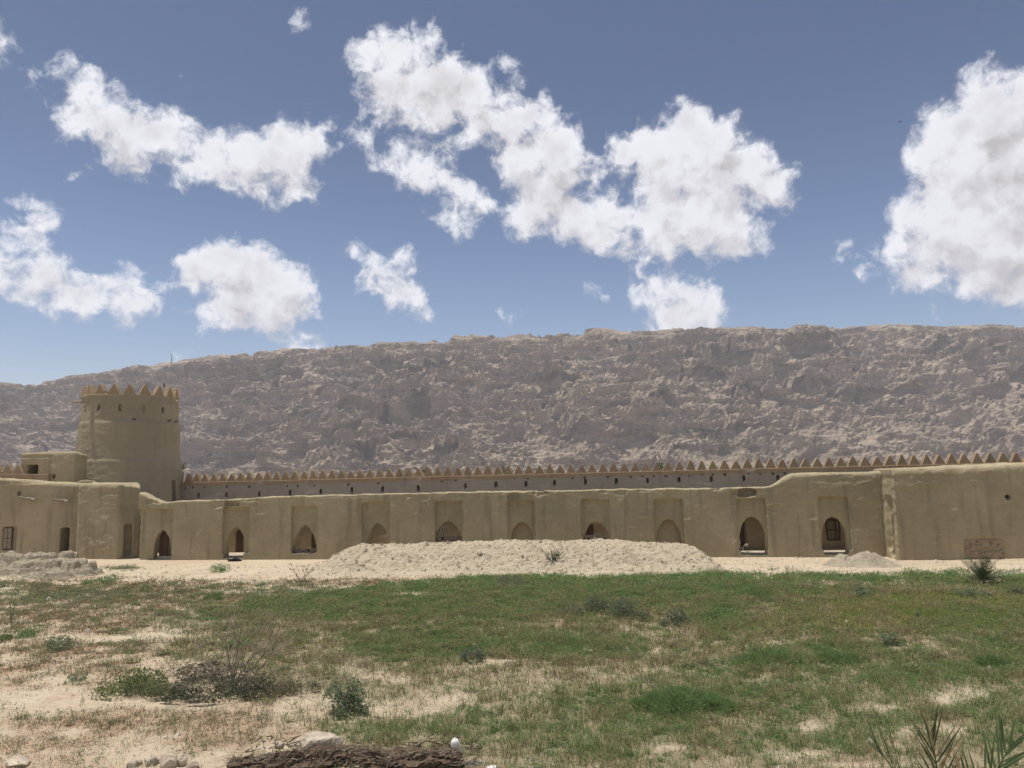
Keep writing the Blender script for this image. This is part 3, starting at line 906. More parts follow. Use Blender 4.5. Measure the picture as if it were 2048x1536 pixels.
def build_rampart():
    s0, _ = FR.hit(352, 960)
    s1 = 52.0
    zl, zr = FR.hit(380, 966)[1], FR.hit(2040, 926)[1]
    sl, sr = FR.hit(380, 966)[0], FR.hit(2040, 926)[0]
    zt = lambda s: zl + (zr - zl) * (s - sl) / (sr - sl)
    root = thing('rampart_wall', 'long grey mud rampart with ochre pointed merlons rising behind the arched wall', 'wall', tuple(FR.O), FR.rotz)
    mb = loft([(s, zt(s), 0.04) for s in np.linspace(s0 - 0.5, s1, 14)], 0.62, 3.0)
    cut = MB()
    slits = [(396, 992), (452, 989), (518, 987.5), (579.5, 985), (641, 983), (703.5, 980), (765, 978.5), (836, 976), (931, 972), (991.5, 969.5), (1051.5, 968.5),
             (1109, 966), (1171, 964), (1232.5, 962.5), (1295, 961.5), (1358, 960), (1423, 958.5), (1488, 957), (1556, 956.5)]
    for u, v in slits:
        s, z = FR.hit(u, v)
        cut.box(s - 0.10, s + 0.10, -0.3, 0.56, z - 0.24, z + 0.24)
    holes = [(370, 975.5), (385, 975), (408, 975), (430.5, 974), (453, 974), (476, 973.5), (498, 973), (518, 972.5), (537, 971.5), (559, 970), (574, 972), (595, 971.5), (628, 971), (659, 970), (696, 969), (716.5, 968.5),
             (756, 966.5), (783, 966), (817.5, 965), (852.5, 963), (883, 961), (911.5, 960), (950.5, 958), (973.5, 958), (989, 957.5), (1008, 957), (1030.5, 956), (1055, 956), (1077, 955),
             (1100, 954), (1123, 955), (1145, 955), (1169, 955), (1192, 953.5), (1215.5, 953), (1238, 953), (1261.5, 953.5), (1285, 952.5), (1308, 952), (1332, 951.5), (1354, 951), (1379, 949.5), (1403, 948.5), (1426, 948.5),
             (1450, 949), (1474, 948), (1497.5, 948), (1521.5, 947), (1546, 947), (1570, 946)]
    for u, v in holes:
        s, z = FR.hit(u, v)
        r = random.uniform(0.085, 0.115)
        prism_d(cut, [(s + r * math.cos(a), z + r * math.sin(a)) for a in np.linspace(0, 2 * math.pi, 9)[:-1]], -0.3, 0.45)
    me = carve(mb, cut, 0.068)
    plaster(me, 0.014, 3, low=0.03)
    obj('wall', me, M_RAMP, root)
    mb = loft([(s, zt(s) + 0.05 + 0.012 * math.sin(s * 2.1), 0.03) for s in np.linspace(s0 - 0.5, s1, 140)], 0.66, 0)
    mb.v = [(a, b - 0.02, zt(a) - 0.27 + 0.035 * math.sin(a * 1.3) + 0.02 * math.sin(a * 4.7) if c == 0 else c) for a, b, c in mb.v]
    obj('ochre_coping', mb.mesh('ochre_coping', False), M_MERL, root)
    s = FR.hit(374, 950)[0]
    k = 0
    per = 0.80
    while s < s1 - 0.5:
        obj('merlon', MERL[k % 6], M_MERL, root, (s, 0.31 + random.uniform(-0.015, 0.015), zt(s) + 0.06), (0, random.gauss(0, 0.018), random.choice((0, math.pi)) + random.gauss(0, 0.03)),
            (random.uniform(0.94, 1.04), 1, random.uniform(0.92, 1.06)))
        s += per + 0.028 * (k / 80.0) + random.gauss(0, 0.008)
        k += 1
    # timber pegs left in some beam holes and pale stones in the loopholes
    for u, v in holes[29:41:2]:
        s, z = FR.hit(u, v)
        mb = MB()
        mb.tube([(s + 0.01, 0.03, z - 0.02), (s + 0.01, 0.3, z - 0.02)], 0.035, 7)
        obj('beam_end', mb.mesh('beam_end'), M_STONE, root)
    for u, v in slits[8:19]:
        s, z = FR.hit(u, v)
        mb = MB()
        mb.box(s - 0.02, s + 0.08, 0.02, 0.35, z - 0.25, z - 0.15)
        obj('loophole_stone', mb.mesh('loophole_stone'), M_STONE, root)


ARCH = [  # niche left, right, top; arch left, right, apex; floor row
    (446, 499, 1015, 452, 490, 1052.7, 1116), (583, 636, 1011.5, 586, 632, 1049.4, 1119), (724, 780, 1005.5, 734, 777, 1045.5, 1116), (870, 924.5, 1003, 871.5, 922.5, 1041, 1116),
    (1014.5, 1069.5, 1001.5, 1021, 1068, 1043, 1116), (1162, 1219, 1000, 1167.5, 1219.5, 1042.6, 1115), (1306, 1366, 998.5, 1312, 1364, 1038, 1113), (1473, 1532, 997, 1480, 1532, 1033, 1109), (1636, 1697, 994.5, 1644.5, 1694, 1033, 1109)]


def build_arcade():
    root = thing('arcade_building', 'long low mud wall with ten pointed archways in tall recessed panels', 'building', tuple(FA.O), FA.rotz)
    top = [(277, 984), (283, 986), (300, 996), (318, 1002), (334, 1005), (345, 1002.5), (420, 1001), (480, 997.5), (535, 993.5), (640, 991), (740, 988), (895, 985), (1100, 981.5), (1255, 978.5), (1460, 976), (1530, 974.5), (1546, 971.5), (1561, 963), (1572, 952),
           (1586, 946.5), (1640, 945), (1752, 944), (1764, 941), (1800, 941)]
    st = []
    for u, v in top:
        s, z = FA.hit(u, v)
        st.append((s, z, 0.30 if u > 1565 else (0.12 if u < 300 else 0.05)))
    dense = []
    ss = np.array([a[0] for a in st])
    for s in np.arange(ss[0], ss[-1], 0.45):
        z = np.interp(s, ss, [a[1] for a in st])
        r = np.interp(s, ss, [a[2] for a in st])
        dense.append((s, z + random.gauss(0, 0.016 if r < 0.1 else 0.006), r))
    mb = loft(dense, 0.85)
    cut = MB()
    sills = []
    for i, (nl, nr, nt_, al, ar, ap, fl) in enumerate(ARCH):
        vm = (nt_ + ap) / 2
        s0, zt = FA.hit(nl, nt_)
        s1 = FA.hit(nr - 1, nt_)[0]
        zb = 0.42
        cut.box(s0, s1, -0.4, 0.33, zb, zt)
        a0, a1 = FA.hit(al, 1085, 0.33)[0], FA.hit(ar, 1085, 0.33)[0]
        za = FA.hit((al + ar) / 2, ap, 0.33)[1]
        zf = 0.12 if i != 1 else 0.42
        sills.append((a0, a1, zf, za))
        prism_d(cut, arch_poly(a0, a1, zf, za, None, 0.6 if i < 2 else (0.3 if i == 2 else 0.0)), -0.35, 1.4)
    # first doorway bay, deeper panel
    s0, zt = FA.hit(270, 1019)
    s1 = FA.hit(346, 1019)[0]
    cut.box(s0, s1, -0.4, 0.34, -0.5, zt)
    a0, a1 = FA.hit(308, 1090, 0.34)[0], FA.hit(341.5, 1090, 0.34)[0]
    za = FA.hit(326, 1060, 0.34)[1]
    prism_d(cut, arch_poly(a0, a1, -0.5, za, None, 0.5), -0.3, 1.4)
    # torn hollows under the wall top
    for (u0, u1, v0, v1, dp) in ((1478, 1510, 978, 990, 0.34), (1478, 1527, 990.5, 993.5, 0.5), (450, 478, 1003, 1012, 0.20), (1014, 1036, 990, 1000, 0.16), (738, 768, 1003.5, 1005.5, 0.3), (1345, 1360, 994, 996.5, 0.35), (1165, 1203, 998.5, 1000.5, 0.25), (880, 905, 1001.5, 1003, 0.25)):
        a, z0 = FA.hit(u0, v1)
        b, z1 = FA.hit(u1, v0)
        cut.box(a, b, -0.3, dp, z0, z1)
    spots = []
    for (u, v, ru, rv, dp) in ((440, 1008, 24, 8, 0.07), (1080, 986, 16, 5, 0.09), (1205, 984, 8, 3, 0.06), (1240, 985, 10, 4, 0.07), (1285, 981, 16, 2, 0.05), (1435, 978, 12, 3, 0.07), (1490, 986, 22, 8, 0.12), (500, 1000, 20, 4, 0.03), (310, 1003, 20, 5, 0.06), (1030, 992, 14, 6, 0.07), (1680, 958, 60, 7, 0.03), (820, 992, 14, 3, 0.03)):
        s, z = FA.hit(u, v)
        spots.append((s, z, ru * 50 / F_PX, rv * 50 / F_PX, dp))
    me = carve(mb, cut, 0.058)
    plaster(me, 0.022, 40, spots, 0.020)
    obj('front_wall', me, M_WALL, root)
    # gallery behind: back wall, floor, cross walls, a roofed first bay, an added slab shading the floor
    back = 3.0
    bw = loft([(s, 3.6 + 0.25 * math.sin(s), 0.06) for s in np.linspace(st[0][0], st[-1][0], 40)], 0.5, -0.2)
    bw.v = [(a, b + back, c) for a, b, c in bw.v]
    cut = MB()
    # openings in the back wall, found on its own plane
    ops = [('door', 471.5, 486, 1060, 1113), ('window', 624, 640, 1067, 1096), ('window', 1168, 1186, 1048, 1072), ('door', 1476, 1492, 1040, 1103), ('window', 1651, 1681, 1039, 1081)]
    rects = []
    for kind, u0, u1, v0, v1 in ops:
        a, z1 = FA.hit(u0, v0, back)
        b, z0 = FA.hit(u1, v1, back)
        rects.append((kind, a, b, z0, z1))
        cut.box(a, b, back - 0.2, back + 0.8, z0, z1)
    me = carve(bw, cut, 0.12)
    plaster(me, 0.03, 70, low=0.03)
    obj('back_wall', me, M_BACK, root)
    for u in (360, 535, 680, 825, 965, 1115, 1262, 1420, 1585, 1740):
        s = FA.hit(u, 1060)[0]
        cw = MB()
        cw.box(s - 0.2, s + 0.2, 0.8, back + 0.1, -0.2, 3.3)
        obj('cross_wall', carve(cw, None, 0.12), M_BACK, root)
    for i in (4, 6):                             # two bays are walled up just behind the arch
        x0, x1, zf, z_ = sills[i]
        cw = MB()
        cw.box(x0 - 0.5, x1 + 0.5, 1.05, 1.25, -0.2, 3.2)
        obj('blocking_wall', carve(cw, None, 0.1), M_BACK, root)
    mb = MB()
    for (ua, ub, dn_) in ((270, 362, 0.5),):
        a, b = FA.hit(ua, 1060)[0], FA.hit(ub, 1060)[0]
        mb.box(a, b, dn_, back + 0.2, 3.15, 3.4)
    mb2 = MB()
    mb2.box(FA.hit(1425, 1060)[0], FA.hit(1735, 1060)[0], 2.0, back + 0.2, 3.15, 3.4)  # slab added to keep the sun off the rear gallery floor
    obj('roof_shade_slab', mb2.mesh('roof_shade_slab'), M_BACK, root)
    obj('roof_shade_slab', mb.mesh('roof_shade_slab'), M_BACK, root)
    mb = MB()
    mb.box(st[0][0] + 1, st[-1][0] - 1, 0.7, back + 0.2, -0.2, 0.20)
    obj('gallery_floor', mb.mesh('gallery_floor'), M_STONE, root)
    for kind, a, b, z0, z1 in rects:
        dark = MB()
        dark.box(a - 0.1, b + 0.1, back + 0.78, back + 0.86, z0 - 0.1, z1 + 0.1)  # sheet behind the opening, shade of the room put into its colour
        obj('opening_shade', dark.mesh('opening_shade'), M_DARK, root)
    for kind, a, b, z0, z1 in rects:
        w, h = b - a, z1 - z0
        if kind == 'door':
            dr = obj('door', None, None, root)
            bpy.data.objects.remove(dr)
            mb = MB()
            mb.box(a, a + w * 0.96, back + 0.10, back + 0.16, z0, z1)
            d = obj('door', mb.mesh('door'), M_WOOD, root)
            for j in range(3):
                mb = MB()
                x = a + w * (0.08 + 0.3 * j)
                mb.box(x, x + w * 0.24, back + 0.07, back + 0.10, z0 + 0.03, z1 - 0.03)
                obj('plank', mb.mesh('plank'), M_WOOD, d)
        else:
            mb = MB()
            fr = 0.09
            mb.box(a, a + fr, back - 0.04, back + 0.08, z0, z1).box(b - fr, b, back - 0.04, back + 0.08, z0, z1)
            mb.box(a + fr, b - fr, back - 0.04, back + 0.08, z1 - fr, z1).box(a + fr, b - fr, back - 0.04, back + 0.08, z0, z0 + fr)
            wn = obj('window', mb.mesh('window'), M_WOOD, root)
            if w > 0.8:
                mb = MB()
                mb.box(a + fr, b - fr, back - 0.02, back + 0.06, (z0 + z1) / 2 - 0.045, (z0 + z1) / 2 + 0.045)
                mb.box(b - fr - 0.22, b - fr - 0.13, back - 0.015, back + 0.055, z0 + fr, z1 - fr)
                obj('mid_rail', mb.mesh('mid_rail'), M_WOOD, wn)
                nb = 8
                for j in range(nb):
                    x = a + fr + (w - 2 * fr) * (j + 0.5) / nb
                    mb = MB()
                    mb.tube([(x, back + 0.03, z0 + fr), (x, back + 0.03, z1 - fr)], 0.022, 6)
                    obj('bar', mb.mesh('bar'), M_STRAW, wn)
                mb = MB()                        # pale wall seen through the bars
                mb.box(a, b, back + 0.5, back + 0.55, z0 - 0.05, z1 + 0.05)
                obj('shutter', mb.mesh('shutter'), M_GREYWOOD, wn)
            else:
                for j in range(2):
                    mb = MB()
                    x = a + fr + (w - 2 * fr) * j / 2
                    mb.box(x + 0.01, x + (w - 2 * fr) / 2 - 0.01, back + 0.02, back + 0.05, z0 + fr, z1 - fr)
                    obj('shutter', mb.mesh('shutter'), M_WOOD, wn)
    # door leaf inside the first doorway
    mb = MB()
    mb.box(a0 - 0.02, a0 + 0.52 * (a1 - a0), 1.0, 1.08, 0.0, za)
    d = obj('door', mb.mesh('door'), M_WOOD, root)
    for j in range(3):
        mb = MB()
        x = a0 + (0.03 + 0.16 * j) * (a1 - a0)
        mb.box(x, x + 0.14 * (a1 - a0), 0.97, 1.0, 0.02, za - 0.1)
        obj('plank', mb.mesh('plank'), M_WOOD, d)
    # thresholds: pale slabs that stick out under the open arches
    for i, (x0, x1, zf, z_) in enumerate(sills):
        if i in (0, 7, 8):
            mb = MB()
            n = 8
            for k in range(n):
                xx0, xx1 = x0 + (x1 - x0) * k / n, x0 + (x1 - x0) * (k + 1) / n
                mb.box(xx0, xx1 + 0.002, 0.26 + random.uniform(0, 0.05), 0.9, -0.05, zf + random.uniform(-0.02, 0.02))
            obj('threshold', mb.mesh('threshold'), M_BRICK, root)
    return sills


def brick_mesh(k):
    rn = random.Random(k)
    bm = bmesh.new()
    bmesh.ops.create_cube(bm, size=1)
    bmesh.ops.bevel(bm, geom=bm.edges[:], offset=0.10, segments=1, affect='EDGES')
    for v in bm.verts:
        v.co += Vector((rn.gauss(0, 0.03), rn.gauss(0, 0.03), rn.gauss(0, 0.03)))
    me = bpy.data.meshes.new('brick')
    bm.to_mesh(me)
    bm.free()
    me.materials.append(M_BRICK)
    return me


def build_brick_stacks(sills):
    BR = [brick_mesh(k) for k in range(5)]
    data = [(3, 'mud bricks stacked on the slant filling the fourth open archway behind the earth mound', 0.9, -0.12, 0),
            (5, 'leaning mud bricks half filling the archway right of the mound centre', 0.66, -0.05, 1),
            (1, 'low row of mud bricks set in the foot of the second archway', 0.16, 0.0, 2)]
    for idx, lab, fill, dd, mode in data:
        x0, x1, zf, za = sills[idx]
        root = thing('brick_stack', lab, 'bricks', tuple(FA.w((x0 + x1) / 2, 0.4 + dd, zf)), FA.rotz, 'mud brick stacks in the arches')
        w = x1 - x0
        H = za - zf
        zs = H - 0.90 * w
        row, z = 0, 0.0
        zmax = fill * H if mode else 0.82 * H
        rh = 0.20 if mode == 0 else 0.30
        while z < zmax:
            tilt = (0.55 if row % 2 else -0.45) if mode == 0 else -0.5
            if mode == 2:
                tilt = 0.12
            x = -w / 2
            while x < w / 2:
                zz = z + rh / 2
                half = arch_half(w / 2, zs, 0.90 * w, zz)
                lim = zmax - (0.25 * H if (mode == 0 and 0.1 < x / w < 0.3) else 0) - (random.random() * 0.15)
                if abs(x + 0.03) < half - 0.04 and zz < lim and random.random() > 0.06:
                    obj('brick', random.choice(BR), M_BRICK, root, (x + 0.04, random.uniform(-0.05, 0.05), zz),
                        (random.gauss(0, 0.06), tilt + random.gauss(0, 0.12), random.gauss(0, 0.08)), (0.078, 0.24, rh * random.uniform(0.72, 0.92)))
                x += 0.118 + random.uniform(-0.01, 0.02)
            z += rh * 0.92
            row += 1
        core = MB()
        core.box(-w / 2 + 0.05, w / 2 - 0.05, 0.14, 0.40, 0, max(0.05, min(zmax, zs + 0.25 * H) - 0.12))  # dark block behind the bricks, paints the gaps as shaded
        obj('stack_shade', core.mesh('stack_shade'), M_DARK, root)
        if mode == 2:                            # framed front of the low row
            mb = MB()
            mb.box(-w / 2 - 0.02, w / 2 + 0.02, -0.22, -0.14, -0.42, -0.36).box(-w / 2 - 0.02, -w / 2 + 0.05, -0.22, -0.14, -0.36, 0.1).box(w / 2 - 0.05, w / 2 + 0.02, -0.22, -0.14, -0.36, 0.1)
            obj('wood_frame', mb.mesh('wood_frame'), M_WOOD, root)


def build_right_block():
    root = thing('right_block', 'tall blank mud block with rounded pale top projecting beyond the right end of the arches', 'building', tuple(FB.O), FB.rotz)
    zt0 = FB.hit(1795, 937.5)[1]
    zt1 = FB.hit(2048, 926)[1]
    st = [(s, zt0 + (zt1 - zt0) * s / 8.0 + random.gauss(0, 0.012), 0.34) for s in np.arange(0, 17, 0.6)]
    mb = loft(st, 3.2)
    mb.v = [(a + (0.10 * max(0, c) / 5.4 if a < 0.01 else 0), b, c) for a, b, c in mb.v]
    cut = MB()
    s, z1 = FB.hit(2012, 988.5)
    s2, z0 = FB.hit(2021.5, 1000)
    cut.box(s, s2, -0.3, 0.7, z0, z1)
    pa, pz1 = FB.hit(1926, 1076)
    pb, pz0 = FB.hit(2014, 1114)
    cut.box(pa, pb, -0.3, 0.10, -0.3, pz1)
    # arched niche in the end face
    cut.box(-0.4, 0.22, 0.42, 1.42, 0.45, FB.hit_s(1774, 993, 0.0)[1])
    prism_s(cut, arch_poly(0.46, 1.08, 0.1, 2.5), -0.3, 1.2)
    me = carve(mb, cut, 0.10)
    plaster(me, 0.024, 90, [(3.0, zt0 - 0.55, 6.0, 0.16, 0.02)], 0.035)
    obj('wall', me, M_WALL, root)
    # boarded opening low in the front: each board a piece
    cols = [pa + 0.03, pa + 0.34, pa + 1.55, pb - 0.03]
    for j in range(3):
        zs_ = [-0.12, 0.42 + 0.1 * j, pz1 - 0.02] if j else [-0.12, 0.25, 0.62, pz1 - 0.02]
        for k in range(len(zs_) - 1):
            bm = bmesh.new()
            bmesh.ops.create_grid(bm, x_segments=14, y_segments=8, size=0.5)
            w_, h_ = cols[j + 1] - cols[j] - 0.02, zs_[k + 1] - zs_[k] - 0.015
            co = np.array([v.co[:] for v in bm.verts])
            q = np.stack([(co[:, 0] + 0.5) * w_ + j * 3.1, (co[:, 1] + 0.5) * h_ + k * 2.3, 0 * co[:, 0]], 1)
            dn = 0.02 * fbm(q * np.array([2.5, 7, 1]), 3, 0.6, 95) + 0.09 * sstep(0.18, 0.30, gnoise(q * np.array([3.2, 9, 1]) + 7.7, 97))
            edge_ = (np.abs(co[:, 0]) > 0.499) | (np.abs(co[:, 1]) > 0.499)
            for v, c_, d_, ed_ in zip(bm.verts, co, dn, edge_):
                v.co = (cols[j] + 0.01 + (c_[0] + 0.5) * w_, 0.03 + (0.09 if ed_ else d_), zs_[k] + (c_[1] + 0.5) * h_)
            me = bpy.data.meshes.new('board')
            bm.to_mesh(me)
            bm.free()
            obj('board', me, M_PANEL, root)


def build_left_houses():
    # A: house front at the far left
    root = thing('left_house', 'flat roofed mud house front at far left with two wooden water spouts', 'building', tuple(FLA.O), FLA.rotz)
    sL = FLA.hit(-90, 1000)[0]
    sR = FLA.hit(165, 1000)[0]
    zA, zB = FLA.hit(0, 957)[1], FLA.hit(147, 967)[1]
    s0_, s1_ = FLA.hit(0, 957)[0], FLA.hit(147, 967)[0]
    st = [(s, zA + (zB - zA) * (s - s0_) / (s1_ - s0_) + random.gauss(0, 0.015), 0.26) for s in np.arange(sL, sR, 0.5)]
    mb = loft(st, 3.6)
    cut = MB()

    def rect(fr, u0, u1, v0, v1, dep, zmin=None):
        a, z1 = fr.hit(u0, v0)
        b, z0 = fr.hit(u1, v1)
        if zmin is not None:
            z0 = zmin
        cut.box(a, b, -0.4, dep, z0, z1)
        return a, b, z0, z1
    dA = rect(FLA, 121, 136, 1055, 1106, 3.0, -0.2)
    wA = rect(FLA, 5, 31, 1053.5, 1100, 0.28)
    rect(FLA, 133.5, 136.5, 1027, 1037, 0.6)
    e1 = rect(FLA, 35, 39.5, 982, 991, 0.5)
    e2 = rect(FLA, 105, 108.5, 987, 996, 0.5)
    me = carve(mb, cut, 0.075)
    plaster(me, 0.02, 120, [(FLA.hit(30, 966)[0], zA - 0.35, 2.5, 0.13, 0.05)], 0.03)
    obj('wall', me, M_WALL, root)
    a, b, z0, z1 = wA
    mb = MB()
    mb.box(a, a + 0.6 * (b - a), 0.16, 0.24, z0 + 0.03, z1 - 0.03)
    sh = obj('window', mb.mesh('window'), M_WOOD, root)
    for j in range(2):
        for k in range(2):
            mb = MB()
            x0 = a + 0.6 * (b - a) * (0.06 + 0.48 * j)
            zz0 = z0 + 0.1 + (z1 - z0 - 0.16) * 0.5 * k
            mb.box(x0, x0 + 0.6 * (b - a) * 0.40, 0.13, 0.16, zz0, zz0 + (z1 - z0) * 0.42)
            obj('shutter_panel', mb.mesh('shutter_panel'), M_GREYWOOD, sh)
    for (u0, v0, u1, v1) in ((37, 992, 66, 996.5), (106, 997, 132, 999.5)):
        s, z = FLA.hit(u0, v0)
        p1 = FLA.hit(u1, v1, -0.75)
        mb = MB()
        n = 9
        prof = [(0.22 * math.cos(t), -0.19 * math.sin(t)) for t in np.linspace(0, math.pi, n)]
        prof += [(0.15 * math.cos(t), 0.014 - 0.12 * math.sin(t)) for t in np.linspace(math.pi, 0, n)]
        v = []
        for (s_, d_, z_) in ((s, 0.2, z), (p1[0], -0.75, p1[1])):
            v += [(s_ + 0.6 * x, d_ + x * 0.8, z_ + y) for x, y in prof]
        m = len(prof)
        f = [tuple(range(m)), tuple(reversed(range(m, 2 * m)))] + [(i, (i + 1) % m, (i + 1) % m + m, i + m) for i in range(m)]
        mb.add(v, f)
        obj('water_spout', mb.mesh('water_spout'), M_GREYWOOD, root)

    # B: projecting block with the narrow side door
    sB = float(np.linalg.norm(np.array(_b1[:2]) - np.array(_b0[:2])))
    rb = thing('projecting_block', 'rounded mud block jutting out beside the round tower with narrow side doorway', 'building', tuple(FL.O), FL.rotz)
    z0t, z1t = FL.hit(160, 966)[1], FL.hit(240, 966)[1]
    c = FL.hit(235, 1040)[0]
    q = P(281, 1040, 55.6)
    e = q[:2] - FL.O[:2]
    es, ed = float(e @ FL.S[:2]), float(e @ FL.N[:2])
    # footprint with a slanting right side
    foot = [(-0.35, 1.5), (0.0, 0.22), (0.35, 0.0), (c - 0.12, 0.0), (c + 0.02, 0.05), (es, ed), (es - 1.0, ed + 1.0), (0.0, 3.2)]
    mb = MB()
    nf = len(foot)
    lay = [(-0.3, 1.0, 0.0)] + [(z1t - 0.32, 1.0, 0)] + [(z1t - 0.32 + 0.32 * math.sin(a), 1, 0.32 - 0.32 * math.cos(a)) for a in (0.5, 0.9, 1.25, 1.57)]
    cxs, cds = es / 2, 1.3
    for (z, k, ins) in lay:
        for (s_, d_) in foot:
            l = math.hypot(s_ - cxs, d_ - cds)
            g = 1 - ins / l * 0.9
            drop = 0.35 * max(0, (s_ - c) / max(0.1, es - c)) * (1 if z > 1 else 0)
            mb.v.append((cxs + (s_ - cxs) * g, cds + (d_ - cds) * g, z - drop))
    L = len(lay)
    for i in range(L - 1):
        for j in range(nf):
            j2 = (j + 1) % nf
            mb.f.append((i * nf + j, i * nf + j2, (i + 1) * nf + j2, (i + 1) * nf + j))
    mb.f.append(tuple(reversed(range(nf))))
    mb.f.append(tuple((L - 1) * nf + j for j in range(nf)))
    cut = MB()
    # side doorway on the slanting face
    sv = Vector((es - c - 0.02, ed - 0.05, 0))
    ln = sv.length
    sv.normalize()
    nv_ = Vector((-sv.y, sv.x, 0))

    def on_side(a0, a1, dep, z0, z1):
        o = Vector((c + 0.02, 0.05, 0))
        M = Matrix(((sv.x, nv_.x, 0, o.x), (sv.y, nv_.y, 0, o.y), (0, 0, 1, 0), (0, 0, 0, 1)))
        cut.box(a0, a1, -0.3, dep, z0, z1, M)
    zd = P(256, 1048, 55.0)[2]
    on_side(0.30 * ln, 0.66 * ln, 0.55, 0.12, zd)
    on_side(0.50 * ln, 0.57 * ln, 0.4, zd + 0.55, zd + 0.9)
    s, z = FL.hit(225, 1068)
    cut.box(s - 0.14, s + 0.14, -0.3, 0.25, z - 0.04, z + 0.04)
    me = carve(mb, cut, 0.075)
    plaster(me, 0.024, 150, [(c, z1t - 0.6, 2.2, 0.22, 0.04)], 0.04)
    obj('wall', me, M_WALL, rb)

    # C: upper room behind the parapet
    rc = thing('upper_room', 'small roof top room with dark doorway in front of the round tower', 'building', tuple(FC.O), FC.rotz)
    sl = FC.hit(36, 930)[0]
    zl, zr = FC.hit(45, 906)[1], FC.hit(147, 902)[1]
    q2 = P(191, 930, 58.9)[:2] - FC.O[:2]
    e2s, e2d = float(q2 @ FC.S[:2]), float(q2 @ FC.N[:2])
    foot = [(sl, 0.3), (sl + 0.25, 0.0), (-0.05, 0.0), (0.0, 0.06), (e2s, e2d), (e2s, e2d + 1.5), (sl, 4.2)]
    nf = len(foot)
    mb = MB()
    lay = [(3.5, 0)] + [(0.0, 0)] + [(0.24 * math.sin(a), 0.24 - 0.24 * math.cos(a)) for a in (0.5, 0.95, 1.3, 1.57)]
    cxs, cds = (sl + e2s) / 2, 1.5
    for i, (dz, ins) in enumerate(lay):
        for (s_, d_) in foot:
            l = math.hypot(s_ - cxs, d_ - cds)
            g = 1 - ins / l * 1.1
            ztop = zl + (zr - zl) * (s_ - sl) / (0 - sl) - 0.24
            if s_ > 0.01:
                ztop = zr - 0.24 - 0.38 * s_ / e2s
            mb.v.append((cxs + (s_ - cxs) * g, cds + (d_ - cds) * g, 3.5 if i == 0 else ztop + dz))
    L = len(lay)
    for i in range(L - 1):
        for j in range(nf):
            j2 = (j + 1) % nf
            mb.f.append((i * nf + j, i * nf + j2, (i + 1) * nf + j2, (i + 1) * nf + j))
    mb.f.append(tuple(reversed(range(nf))))
    mb.f.append(tuple((L - 1) * nf + j for j in range(nf)))
    cut = MB()
    rect(FC, 53.5, 74, 930, 962, 1.4)
    rect(FC, 104, 110, 949, 957, 0.5)
    me = carve(mb, cut, 0.07)
    plaster(me, 0.02, 170, [(sl + 1.2, zl - 0.30, 1.6, 0.10, 0.05), (1.1, zr - 0.55, 1.0, 0.18, 0.05)], 0.03)
    obj('wall', me, M_WALL, rc)

    # merlons of the left stretch of rampart, seen over the house front
    rl = thing('left_rampart', 'short stretch of ochre merlons above the far left house roof', 'wall', (-38.5, 57.6, 0), R_(-2))
    mb = loft([(s, 6.32 - 0.02 * s, 0.03) for s in (-7, -4, -1, 2.95)], 0.6, 3.5)
    mb.v = [(a, b - 0.3, cc) for a, b, cc in mb.v]
    zg = P(28, 948, 57.6)[2]
    dz = zg - 6.32
    mb.v = [(a, b, cc + dz if cc > 5 else cc) for a, b, cc in mb.v]
    obj('wall', mb.mesh('wall'), M_MERL, rl)
    s = -6.4
    x_first = P(18.5, 940, 57.6)[0] + 38.5
    k = 0
    s = x_first - 0.78 * 6
    while s < x_first + 1.3:
        obj('merlon', MERL[k % 6], M_MERL, rl, (s, 0.0, zg - 0.02 * s), (0, 0, random.gauss(0, 0.02)))
        s += 0.78
        k += 1

    # low broken parapet between the upper room and the projecting block
    pr = thing('low_parapet', 'low curved mud parapet between the upper room and the tower', 'wall', (0, 0, 0))
    mb = MB()
    pts = [P(u, v, 56.6 + 0.02 * (u - 148)) for u, v in ((146, 966), (155, 961), (165, 959.5), (178, 960.5), (190, 963), (200, 968))]
    ring = []
    for p in pts:
        ring.append([(p[0], p[1], p[2] - 1.4), (p[0], p[1], p[2] - 0.12), (p[0] + 0.02, p[1] + 0.05, p[2] - 0.03), (p[0] + 0.05, p[1] + 0.2, p[2]), (p[0] + 0.08, p[1] + 0.4, p[2] - 0.08), (p[0] + 0.08, p[1] + 0.45, p[2] - 1.4)])
    v = [q for r in ring for q in r]
    f = [(i * 6 + j, i * 6 + (j + 1) % 6, (i + 1) * 6 + (j + 1) % 6, (i + 1) * 6 + j) for i in range(len(pts) - 1) for j in range(6)] + [tuple(reversed(range(6))), tuple((len(pts) - 1) * 6 + j for j in range(6))]
    mb.add(v, f)
    base = np.array([pts[2][0], pts[2][1], 4.0])
    mb.v = [tuple(np.array(q) - base) for q in mb.v]
    me = carve(mb, None, 0.07)
    plaster(me, 0.03, 180, low=0.03)
    obj('wall', me, M_WALL, pr)
    pr.location = base


# ------------------------------------------------------------------ the round tower
TC = np.array([-31.87, 62.0])


def tower_front(u, v):                           # point of the tower's camera side seen at (u, v)
    D = ray(u, v)
    r = 3.7
    a = D[:2] @ D[:2]
    b = -2 * D[:2] @ TC
    c = TC @ TC - r * r
    k = (-b - math.sqrt(max(0, b * b - 4 * a * c))) / (2 * a)
    q = _C + D * k
    return math.atan2(q[1] - TC[1], q[0] - TC[0]), q[2]


